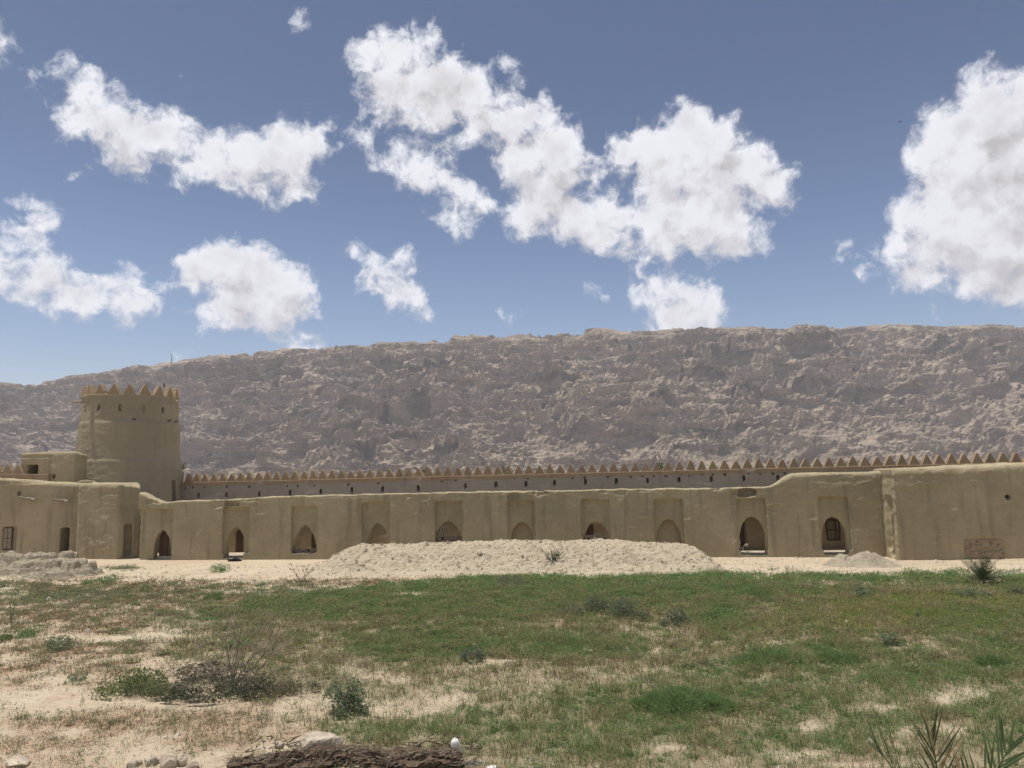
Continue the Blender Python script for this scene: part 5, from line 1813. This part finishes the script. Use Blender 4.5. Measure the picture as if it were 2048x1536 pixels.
def frond(root, base, tip, bow, nl, ll, lw, rng, single=False, dry=0.0, first=0.25, name='frond', fan=0.75):
    """rachis from base to tip (local to root) with leaflets either side"""
    b, t = Vector(base), Vector(tip)
    m = (b + t) / 2 + Vector(bow)
    pts = [b * (1 - k) ** 2 + m * 2 * k * (1 - k) + t * k * k for k in np.linspace(0, 1, 9)]
    mb = MB()
    mb.tube(pts, [0.022 * (1 - 0.8 * k / 8) * (ll / 0.5) for k in range(9)], 5)
    items = []
    for j in range(nl):
        k = first + (1 - first) * (j + 0.5) / nl
        p = b * (1 - k) ** 2 + m * 2 * k * (1 - k) + t * k * k
        d = ((m - b) * 2 * (1 - k) + (t - m) * 2 * k).normalized()
        side = d.cross(Vector((0.15, -0.35, 0.92)))
        if side.length < 0.05:
            side = Vector((1, 0, 0))
        side.normalize()
        nrm = side.cross(d).normalized()
        sg = 1 if j % 2 else -1
        ang = fan * (1.15 - 0.75 * k) + rng.normal(0, 0.10)
        x = (d * math.cos(ang) + side * sg * math.sin(ang) + nrm * rng.normal(0.12, 0.12)).normalized()
        y = nrm.cross(x).normalized()
        z = x.cross(y)
        L = ll * (0.75 + 0.5 * math.sin(math.pi * min(1, k * 0.9))) * rng.uniform(0.85, 1.1) * (0.75 if k > 0.93 else 1)
        M = Matrix(((x.x * L, y.x * lw, z.x * lw, p.x), (x.y * L, y.y * lw, z.y * lw, p.y), (x.z * L, y.z * lw, z.z * lw, p.z), (0, 0, 0, 1)))
        items.append(M)
    if single:
        for M in items:
            mb.add([M @ v.co for v in LEAFLET.vertices], [tuple(q.vertices) for q in LEAFLET.polygons])
        me = mb.mesh(name, True)
        return obj(name, me, M_PALMDRY if rng.random() < dry else M_PALM, root)
    fr = obj(name, mb.mesh(name, True), M_PALMDRY if dry > 0.5 else M_PALM, root)
    for M in items:
        l = obj('leaflet', LEAFLETDRY if rng.random() < dry else LEAFLET, None, fr)
        l.matrix_local = M
    return fr


def build_palms():
    rng = np.random.default_rng(44)
    # foreground palm, only frond tips reach into the picture
    Yp = 9.0
    c = P(1900, 1700, Yp)
    base = np.array([c[0], Yp, 0.0])
    root = thing('date_palm', 'date palm fronds reaching up into the bottom right corner', 'palm', tuple(base))
    mb = MB()
    mb.tube([(0, 0, 0), (0.03, 0, 0.5), (0.0, 0, 1.0), (0.0, 0, 1.35)], [0.24, 0.22, 0.2, 0.14], 12)
    obj('trunk', mb.mesh('trunk', True), M_FIBRE, root)
    L = lambda u, v, y: Vector(P(u, v, y) - base)
    hub = Vector((0, 0, 1.3))
    for (ut, vt, yt, nl, ll, dry, bow) in ((1752, 1492, 9.0, 22, 0.50, 0.0, (-0.05, 0, 0.12)), (1861, 1462, 9.2, 30, 0.46, 0.42, (0.0, 0, 0.05)), (2022, 1488, 8.9, 24, 0.48, 0.0, (0.06, 0, 0.05)), (1700, 1600, 8.6, 18, 0.45, 0.0, (-0.1, 0, 0.15)), (2110, 1560, 9.0, 18, 0.45, 0.0, (0.1, 0, 0.15)), (1930, 1545, 8.4, 16, 0.36, 0.4, (0, 0, 0.1))):
        frond(root, hub, L(ut, vt, yt), bow, nl, ll, 0.026, rng, dry=dry, first=0.3, fan=0.80)
    # young palm by the right block
    p = G(1966, 1166)
    root = thing('young_palm', 'bushy young date palm before the boarded opening at right', 'palm', (p[0], p[1], 0))
    for k in range(44):
        a = rng.uniform(0, 6.28)
        el = rng.uniform(0.0, 1.3)
        ln = rng.uniform(0.8, 1.45)
        d = Vector((math.cos(a) * math.cos(el), math.sin(a) * math.cos(el), math.sin(el)))
        frond(root, (0, 0, 0.05), d * ln, (0, 0, 0.18), 20, 0.30, 0.017, rng, True, 0.25, 0.15, fan=1.0)
    q = Vector(P(2040, 1140, p[1]) - p)
    frond(root, (0, 0, 0.1), q, (0, 0, 0.15), 34, 0.28, 0.034, rng, True, 0.0, 0.2, fan=0.9)
    q = Vector(P(1920, 1118, p[1]) - p)
    frond(root, (0, 0, 0.1), q, (0, 0, 0.1), 30, 0.24, 0.034, rng, True, 0.0, 0.2, fan=0.9)
    mb = MB()
    mb.tube([(0, 0, -0.05), (0, 0, 0.12)], [0.12, 0.07], 10)
    obj('trunk', mb.mesh('trunk', True), M_FIBRE, root)
    # palms whose tips show over the rampart
    for (u, v, Y, lab) in ((852, 938, 66, 'palm tips peeping over the merlons left of centre'), (1012, 938, 66, 'palm tips peeping over the merlons near the centre'), (1318, 932, 64, 'palm tips peeping over the merlons right of centre'),
                           (1700, 922, 62, 'palm tips peeping over the merlons at the right'), (364, 930, 69, 'feathery leaves sticking out behind the right side of the tower')):
        p = P(u, v, Y)
        root = thing('palm_tree', lab, 'palm', (p[0], p[1], 0), 0, 'palms beyond the rampart')
        mb = MB()
        h = p[2] - 0.6
        mb.tube([(0, 0, 0), (0.05, 0, h * 0.5), (0, 0, h)], [0.22, 0.18, 0.16], 8)
        obj('trunk', mb.mesh('trunk', True), M_FIBRE, root)
        for k in range(9):
            a, el, ln = rng.uniform(0, 6.28), rng.uniform(0.0, 1.3), rng.uniform(0.6, 0.95)
            d = Vector((math.cos(a) * math.cos(el), math.sin(a) * math.cos(el), math.sin(el))) * ln
            frond(root, (0, 0, h), Vector((0, 0, h)) + d, (0, 0, 0.2), 18, 0.25, 0.045, rng, True, 0.1, 0.2)


# ------------------------------------------------------------------ foreground litter
def lumpy(name, rx, ry, rz, seed, amp=0.18, sub=3, cut=True):
    bm = bmesh.new()
    bmesh.ops.create_icosphere(bm, subdivisions=sub, radius=1)
    co = np.array([v.co[:] for v in bm.verts])
    n = 1 + amp * (fbm(co * 1.3 + seed * 3.1, 3, 0.55, seed) * 1.4)
    if cut:                                       # a few flat broken faces
        rn = np.random.default_rng(seed)
        for k in range(6):
            d = rn.normal(0, 1, 3)
            d /= np.linalg.norm(d)
            h = rn.uniform(0.55, 0.8)
            over = np.maximum(0, (co * n[:, None]) @ d - h)
            co = co - over[:, None] * d[None, :] * 0.9
    co = co * n[:, None] * np.array([rx, ry, rz])
    for v, c in zip(bm.verts, co):
        v.co = c
    me = bpy.data.meshes.new(name)
    bm.to_mesh(me)
    bm.free()
    return me


def palm_log(label, u0, v0, u1, v1, rad, seed, mat, nfib=260):
    rng = np.random.default_rng(seed)
    a, b = G(u0, v0), G(u1, v1)
    root = thing('palm_log', label, 'log', (a[0], a[1], 0.0), 0, 'rotten palm logs')
    A, B = Vector((0, 0, rad * 0.75)), Vector((b[0] - a[0], b[1] - a[1], rad * 0.7))
    n, m = 44, 34
    V = []
    ax = (B - A).normalized()
    sd = ax.cross(Vector((0, 0, 1))).normalized()
    up = sd.cross(ax)
    for i in range(n):
        t = i / (n - 1)
        for j in range(m):
            an = 2 * math.pi * j / m
            V.append(A.lerp(B, t) + (sd * math.cos(an) + up * math.sin(an) * 0.85) * rad)
    V = np.array([list(v) for v in V])
    q = np.stack([V[:, 0] * 1.6, V[:, 1] * 7, V[:, 2] * 7], 1)
    dn = 0.75 * fbm(q * 0.8 + seed, 4, 0.65, seed) + 0.5 * (ridged(q * 0.9, 2, 0.5, seed + 2) - 0.5)
    cen = np.array([list(A.lerp(B, i / (n - 1))) for i in range(n) for j in range(m)])
    ends = np.array([min(1, 6 * min(i / (n - 1), 1 - i / (n - 1)) + 0.45) for i in range(n) for j in range(m)])
    V = cen + (V - cen) * ((1 + dn) * ends)[:, None]
    idx = np.arange(n * m).reshape(n, m)
    Q = np.stack([idx[:-1], np.roll(idx, -1, 1)[:-1], np.roll(idx, -1, 1)[1:], idx[1:]], -1).reshape(-1, 4)
    me = mk_mesh('trunk', V, Q, [(idx[0, 0], idx[0, (j + 1) % m], idx[0, j]) for j in range(1, m - 1)] + [(idx[-1, 0], idx[-1, j], idx[-1, (j + 1) % m]) for j in range(1, m - 1)], smooth=False)
    obj('trunk', me, mat, root)
    mb = MB()
    for k in range(nfib):
        t = rng.uniform(0, 1)
        an = rng.uniform(-0.3, math.pi + 0.3)
        p = A.lerp(B, t) + (sd * math.cos(an) + up * math.sin(an) * 0.85) * rad * rng.uniform(0.85, 1.08)
        d = ax * rng.normal(0, 0.12) + sd * rng.normal(0, 0.04) + up * rng.normal(0.01, 0.04)
        mb.tube([p, p + d * 0.5 + up * rng.normal(0, 0.015), p + d], [rng.uniform(0.004, 0.010), 0.006, 0.002], 3, False)
    o = obj('fibres', mb.mesh('fibres'), M_FIBRE if rng.random() < 0.5 else M_TWIG, root)
    o['kind'] = 'stuff'


def build_litter():
    rng = np.random.default_rng(55)
    palm_log('grey fibrous palm log lying at the left end of the debris', 455, 1545, 560, 1537, 0.16, 1, M_FIBRE, 160)
    palm_log('thick shredded palm log below the big pale stone', 530, 1552, 700, 1528, 0.22, 2, M_FIBRE, 260)
    palm_log('dark rotten palm log in the middle of the debris', 672, 1531, 830, 1537, 0.20, 3, M_FIBRE, 220)
    palm_log('brown rotten palm log beside the white container', 770, 1549, 925, 1534, 0.22, 4, M_FIBRE, 260)
    palm_log('red brown split palm stem at the bottom edge', 745, 1556, 835, 1552, 0.10, 5, M_RED, 120)
    mb = MB()
    for k in range(520):                          # loose fibre and straw round the logs
        u, v = rng.uniform(450, 960), rng.uniform(1508, 1545)
        p = Vector(G(u, v))
        p.z = rng.uniform(0.01, 0.16)
        a = rng.uniform(0, 6.28)
        d = Vector((math.cos(a), 0.5 * math.sin(a), rng.normal(0.12, 0.25))) * rng.uniform(0.08, 0.34)
        mb.tube([p, p + d * 0.5 + Vector((0, 0, 0.01)), p + d], [0.004, 0.006, 0.002], 3, False)
    o = obj('palm_litter', mb.mesh('palm_litter'), M_STRAW)
    o['kind'] = 'stuff'
    tag(o, 'loose straw and palm fibre scattered around the rotten logs', 'litter')
    mb = MB()
    for k in range(420):
        u, v = rng.uniform(480, 950), rng.uniform(1500, 1545)
        p = Vector(G(u, v))
        p.z = rng.uniform(0.01, 0.30)
        a = rng.uniform(0, 6.28)
        d = Vector((math.cos(a), 0.5 * math.sin(a), rng.normal(0.1, 0.35))) * rng.uniform(0.08, 0.30)
        mb.tube([p, p + d * 0.5, p + d], [0.008, 0.012, 0.003], 4, False)
    o = obj('bark_shreds', mb.mesh('bark_shreds'), M_FIBRE)
    o['kind'] = 'stuff'
    tag(o, 'dark shredded bark lying over and between the rotten logs', 'litter')
    for (u, v, rx, ry, rz, sd, lab) in ((632, 1507, 0.40, 0.30, 0.19, 3, 'big pale stone lying on the palm debris'), (560, 1512, 0.13, 0.12, 0.11, 4, 'light grey stone wedged between the palm logs'), (675, 1506, 0.13, 0.12, 0.12, 15, 'small pale stone at the right end of the big stone'),
                                       (268, 1535, 0.17, 0.14, 0.10, 5, 'smooth tan stone at the left end of the stone row'), (305, 1530, 0.19, 0.15, 0.14, 6, 'second stone from the left in the stone row'), (336, 1534, 0.20, 0.16, 0.17, 7, 'middle stone of the row at the bottom edge'), (362, 1530, 0.14, 0.12, 0.15, 8, 'upright angular stone in the stone row'), (385, 1536, 0.12, 0.1, 0.09, 9, 'rightmost small stone of the stone row'),
                                       (722, 1541, 0.09, 0.08, 0.07, 11, 'small round stone before the middle log'), (40, 1530, 0.42, 0.25, 0.10, 12, 'low broad stone half sunk at bottom left'), (1015, 1325, 0.1, 0.09, 0.07, 13, 'small white stone in the middle of the field')):
        p = G(u, v)
        o = obj('stone', lumpy('stone', rx, ry, rz, sd), M_STONE, None, (p[0], p[1], rz * 0.45 + (0.16 if u in (632, 560, 675) else 0)), (0, 0, rng.uniform(0, 6)))
        tag(o, lab, 'stone', 'stones in the foreground')
    # white plastic container, torn at the foot
    p = G(916, 1524)
    root = thing('plastic_container', 'white plastic container standing tilted at the right end of the palm logs', 'container', (p[0], p[1], 0.0))
    root.rotation_euler = (0.05, -0.16, 0.3)
    root.scale = (0.78, 0.78, 0.9)
    prof = [(0.115, 0.0), (0.13, 0.02), (0.128, 0.22), (0.118, 0.36), (0.108, 0.44), (0.088, 0.485), (0.055, 0.505), (0.0, 0.507)]
    mb = MB()
    n = 18
    for r, z in prof[:-1]:
        for j in range(n):
            a = 2 * math.pi * j / n
            k = 1 + 0.06 * math.sin(3 * a + z * 9) * (1 if z < 0.3 else 0.3)
            mb.v.append((r * k * math.cos(a), 0.85 * r * k * math.sin(a), z))
    L = len(prof) - 1
    for i in range(L - 1):
        for j in range(n):
            mb.f.append((i * n + j, i * n + (j + 1) % n, (i + 1) * n + (j + 1) % n, (i + 1) * n + j))
    mb.f.append(tuple(reversed(range(n))))
    mb.f.append(tuple((L - 1) * n + j for j in range(n)))
    obj('body', mb.mesh('body', True), M_WHITE, root)
    mb = MB()
    mb.tube([(0, 0, 0.500), (0, 0, 0.516)], [0.05, 0.046], 14)
    obj('cap', mb.mesh('cap'), plain_mat('grey_green_cap', (0.45, 0.50, 0.45), (0.55, 0.58, 0.54), 4), root)
    p = G(984, 1538)
    o = obj('plastic_scrap', lumpy('plastic_scrap', 0.11, 0.09, 0.04, 21, 0.35), M_WHITE, None, (p[0], p[1], 0.03))
    tag(o, 'crumpled white plastic scrap on the ground right of the logs', 'litter')
    p = G(940, 1530)
    o = obj('dark_scrap', lumpy('dark_scrap', 0.34, 0.16, 0.05, 23, 0.4), plain_mat('dark_sheet', (0.03, 0.035, 0.045), (0.08, 0.085, 0.10), 9), None, (p[0], p[1], 0.03), (0, 0, -0.2))
    tag(o, 'dark crumpled sheet on the ground beside the white container', 'litter')
    # long dry stalk standing up behind the logs
    mb = MB()
    a, b = Vector(P(850, 1500, 16.3)), Vector(P(824, 1452, 16.5))
    b0 = Vector((a.x + 0.05, a.y, 0))
    mb.tube([Vector((0, 0, 0)), a - b0, b - b0], [0.012, 0.011, 0.006], 5)
    o = obj('dry_stalk', mb.mesh('dry_stalk'), M_STRAW, None, b0)
    tag(o, 'single pale dry stalk leaning behind the palm logs', 'stalk')
    # bleached branches lying in the field
    p = G(1345, 1252)
    root = thing('dead_branch', 'bleached dead branch lying in the weeds between two dark bushes', 'branch', (p[0], p[1], 0))
    mb = MB()
    for (u0, v0, u1, v1, u2, v2) in ((1304, 1227, 1318, 1233, 1328, 1243), (1308, 1224, 1320, 1232, 1326, 1239), (1302, 1240, 1312, 1238, 1320, 1250), (1318, 1232, 1326, 1236, 1331, 1240), (1340, 1228, 1332, 1235, 1325, 1238)):
        pts = [Vector(P(u, v, p[1]) - p) for u, v in ((u0 + 20, v0), (u1 + 20, v1), (u2 + 20, v2))]
        pts = [Vector((q.x, q.y + 0.05 * rng.normal(), max(0.02, q.z + 0.05))) for q in pts]
        mb.tube(pts, [0.012, 0.02, 0.022], 5)
    obj('branch', mb.mesh('branch'), M_STRAW, root)
    # black heap before the second archway
    p = G(470, 1122.5)
    root = thing('black_bundle', 'low black bundle lying on the sand before the second archway', 'bundle', (p[0], p[1], 0))
    obj('cloth', lumpy('cloth', 0.34, 0.22, 0.20, 31, 0.4), M_BLACK, root, (0.08, 0, 0.10))
    obj('fold', lumpy('fold', 0.20, 0.16, 0.09, 32, 0.4), M_BLACK, root, (-0.32, -0.05, 0.06))
    # fallen masonry inside the eighth archway
    q = FA.w(FA.hit(1492, 1100)[0], 1.2, 0.2)
    root = thing('fallen_masonry', 'heap of broken masonry inside the archway left of the barred window', 'rubble', tuple(q), FA.rotz)
    for k in range(9):
        obj('block', lumpy('block', rng.uniform(0.1, 0.2), rng.uniform(0.1, 0.2), rng.uniform(0.08, 0.15), 60 + k, 0.25, 2), M_BRICK, root, (rng.normal(0, 0.3), rng.normal(0, 0.2), 0.08 + max(0, 0.35 - abs(rng.normal(0, 0.25)))))


# ------------------------------------------------------------------ grass, weeds, herbs (nobody could count them)
def ground_cover():
    rng = np.random.default_rng(77)
    N = 410000
    Y = 13.2 + (49.5 - 13.2) * rng.random(N) ** 1.0
    keep = rng.random(N) < (1.44 * Y + 10) / (1.44 * 49.5 + 10)
    Y = Y[keep]
    X = (rng.random(len(Y)) * 2 - 1) * (0.72 * Y + 5.0)
    lush, brown, rust, yel, herb = cover(X, Y)
    Q = np.stack([X, Y, 0 * X], 1)
    pn = fbm(Q * 0.9, 2, 0.5, 500)

    def emit(name, sel, nb, h, wid, lean, cols, label, leaf=0.5, spread=0.06):
        """tufts of nb pieces each: upright blades, and leaves held out flat on thin stalks (share leaf)"""
        x, y = X[sel], Y[sel]
        n = len(x)
        m = n * nb
        z = ground_z(x, y)
        dist = np.repeat(np.clip(y / 22, 0.7, 1.9), nb)
        base = np.stack([np.repeat(x, nb) + rng.normal(0, spread, m) * dist, np.repeat(y, nb) + rng.normal(0, spread, m) * dist, np.repeat(z, nb) - 0.01], 1)
        hh = np.repeat(h[sel] if hasattr(h, '__len__') else np.full(n, h), nb) * rng.uniform(0.55, 1.35, m)
        az = rng.uniform(0, 2 * math.pi, m)
        ln = np.abs(rng.normal(0, lean, m))
        ww = wid * dist * rng.uniform(0.7, 1.3, m)
        wa = rng.uniform(0, 2 * math.pi, m)
        tip = base + np.stack([np.cos(az) * ln * hh, np.sin(az) * ln * hh, hh], 1)
        sd = np.stack([np.cos(wa), np.sin(wa), 0 * wa], 1) * ww[:, None]
        isl = (rng.random(m) < leaf)[:, None]
        mid = base + (tip - base) * rng.uniform(0.2, 0.95, (m, 1))
        off = np.stack([np.cos(az), np.sin(az), rng.normal(0.15, 0.35, m)], 1) * (ww * 5.0)[:, None]
        s2 = np.stack([-np.sin(az), np.cos(az), rng.normal(0, 0.35, m)], 1) * (ww * 1.35)[:, None]
        V = np.stack([np.where(isl, mid - s2, base - sd), np.where(isl, mid + s2, base + sd), np.where(isl, mid + off, tip)], 1).reshape(-1, 3)
        Tt = np.arange(m * 3).reshape(-1, 3)
        cols = np.array(cols)
        pick = np.clip(((pn[sel] * 0.9 + 0.5) * len(cols) + rng.normal(0, 0.7, n)).astype(int), 0, len(cols) - 1)
        c = cols[pick] * rng.uniform(0.75, 1.25, (n, 1))
        c = np.repeat(c, nb, 0) * rng.uniform(0.8, 1.2, (m, 1))
        me = mk_mesh(name, V, None, Tt, attr={'tint': np.repeat(c, 3, 0)})
        o = obj(name, me, M_LEAF)
        o['kind'] = 'stuff'
        tag(o, label, 'plants')
        print(name, n, m)
    hb = np.clip(1 + 0.9 * pn + 0.5 * fbm(Q * 2.3, 2, 0.5, 501), 0.45, 2.0)
    brown = brown * np.clip(0.85 + 1.1 * fbm(Q * 1.7, 2, 0.6, 502), 0.2, 1.4)
    lush = lush * np.clip(0.95 + 1.0 * fbm(Q * 1.5, 2, 0.6, 503), 0.3, 1.3)
    R1 = lambda: rng.random(len(X))
    emit('grass', R1() < lush * 1.10, 6, 0.17 * hb, 0.0105, 0.9, [(0.140, 0.250, 0.088), (0.165, 0.270, 0.098), (0.205, 0.285, 0.108), (0.265, 0.290, 0.125)], 'soft green grass growing in patches across the field', 0.6)
    emit('weeds', R1() < brown * 0.68, 5, 0.19 * hb, 0.0098, 0.45, [(0.215, 0.240, 0.095), (0.265, 0.260, 0.110), (0.300, 0.250, 0.125), (0.360, 0.305, 0.175)], 'brown green weed stalks covering the middle of the field', 0.68)
    emit('leafy_weeds', R1() < brown * 0.30 + herb * 0.62, 6, 0.15 * hb, 0.0105, 0.6, [(0.165, 0.240, 0.105), (0.195, 0.250, 0.125), (0.225, 0.245, 0.135), (0.250, 0.240, 0.150)], 'small leafy green weeds between the stalks and on bare ground', 0.85)
    emit('rust_herbs', R1() < rust * 0.60, 6, 0.07, 0.0095, 0.9, [(0.250, 0.155, 0.090), (0.295, 0.195, 0.115), (0.330, 0.240, 0.150)], 'low rust brown herbs creeping over the left ground', 0.6)
    emit('yellow_weeds', R1() < yel * 0.50, 6, 0.20, 0.0095, 0.5, [(0.270, 0.300, 0.085), (0.320, 0.330, 0.105), (0.34, 0.30, 0.12)], 'yellow green weeds on the right side of the field', 0.6)
    # pebbles and clods on the bare ground
    M = 22000
    y = 14.0 + 36 * rng.random(M)
    x = (rng.random(M) * 2 - 1) * (0.72 * y + 5)
    s = rng.gamma(2.2, 0.0105, M) * np.clip(y / 22, 0.7, 1.8)
    z = ground_z(x, y)
    tv = np.array([[1, 0, 0], [0, 1, 0], [-1, 0, 0], [0, -1, 0], [0, 0, 0.75]])
    V = tv[None] * s[:, None, None] * rng.uniform(0.6, 1.4, (M, 5, 3))
    V = V + np.stack([x, y, z], 1)[:, None, :]
    i = np.arange(M)[:, None] * 5
    Tt = np.concatenate([i + [0, 1, 4], i + [1, 2, 4], i + [2, 3, 4], i + [3, 0, 4]], 1).reshape(-1, 3)
    me = mk_mesh('pebbles', V.reshape(-1, 3), None, Tt)
    o = obj('pebbles', me, M_STONE)
    o['kind'] = 'stuff'
    tag(o, 'pebbles and clods scattered on the bare sandy ground', 'pebbles')


def build_haze():
    mb = MB()
    mb.box(-8400, 8400, -6200, 8100, -6, 345)
    m, nt = new_mat('air')
    pv = N_(nt, 'ShaderNodeVolumePrincipled', ins={'Color': (0.86, 0.88, 1.0, 1), 'Density': HAZE_D, 'Anisotropy': 0.2})
    N_(nt, 'ShaderNodeOutputMaterial', ins={'Volume': pv.outputs[0]})
    o = obj('haze', mb.mesh('haze'), m)
    o['kind'] = 'stuff'


HAZE_D = 0.00017

build_rampart()
sills = build_arcade()
build_brick_stacks(sills)
build_right_block()
build_left_houses()
trad, tzr, tz1 = build_tower()
print('walls', round(time.time() - T0, 1))
build_mounds()
build_shrubs()
build_thorn_bush()
stem_plant(1106, 1134, 38, 34, 'upright leafless green stemmed plant on the mound slope', 0.75, 60, GREEN, 43.4, 0.018, plain_mat('green_stems', (0.07, 0.085, 0.045), (0.11, 0.12, 0.07), 6))
stem_plant(603, 1166, 42, 9, 'sprawling thorn seedling with long thin branches before the mound', 1.25, 130, (0.10, 0.125, 0.055))
stem_plant(22, 1246, 52, 5, 'tall thin leafy stalk near the left picture edge', 0.35, 80, GREYG)
stem_plant(100, 1298, 30, 6, 'bent leafy stalks on the pale strip at left', 1.1, 90, GREYG)
stem_plant(1838, 1243, 26, 6, 'dark upright stalks among the yellow green weeds', 0.4, 60, GREYG)
build_palms()
build_litter()
ground_cover()


def on_tower(u, v, dz, label, heading, upright=False):
    a, z = tower_front(u, v)
    r = trad(tz1) + 0.05
    pigeon(label, (TC[0] + r * math.cos(a), TC[1] + r * math.sin(a), tz1 + 0.05), heading, upright)


on_tower(268, 841, 0, 'leftmost dark pigeon sitting on the tower ledge', 2.6)
on_tower(337, 846, 0, 'middle dark pigeon sitting on the tower ledge', 0.4)
on_tower(350, 848, 0, 'dark pigeon on the ledge close to the right side of the tower', 0.2)
a_, z_ = tower_front(333, 770)
pigeon('dark bird perched upright on a tower merlon', (TC[0] + (trad(tzr) - 0.14) * math.cos(a_), TC[1] + (trad(tzr) - 0.14) * math.sin(a_), tower_front(333, 773.5)[1] - 0.1), 2.9, True)
pf = P(1800, 246, 70)
pigeon('lone bird flying high in the blue sky left of the big cloud', tuple(pf), 0.9, fly=True, scale=0.9)
build_haze()
print('script', round(time.time() - T0, 1), 'tris', sum(len(m.loop_triangles) or len(m.loops) // 2 for m in bpy.data.meshes))
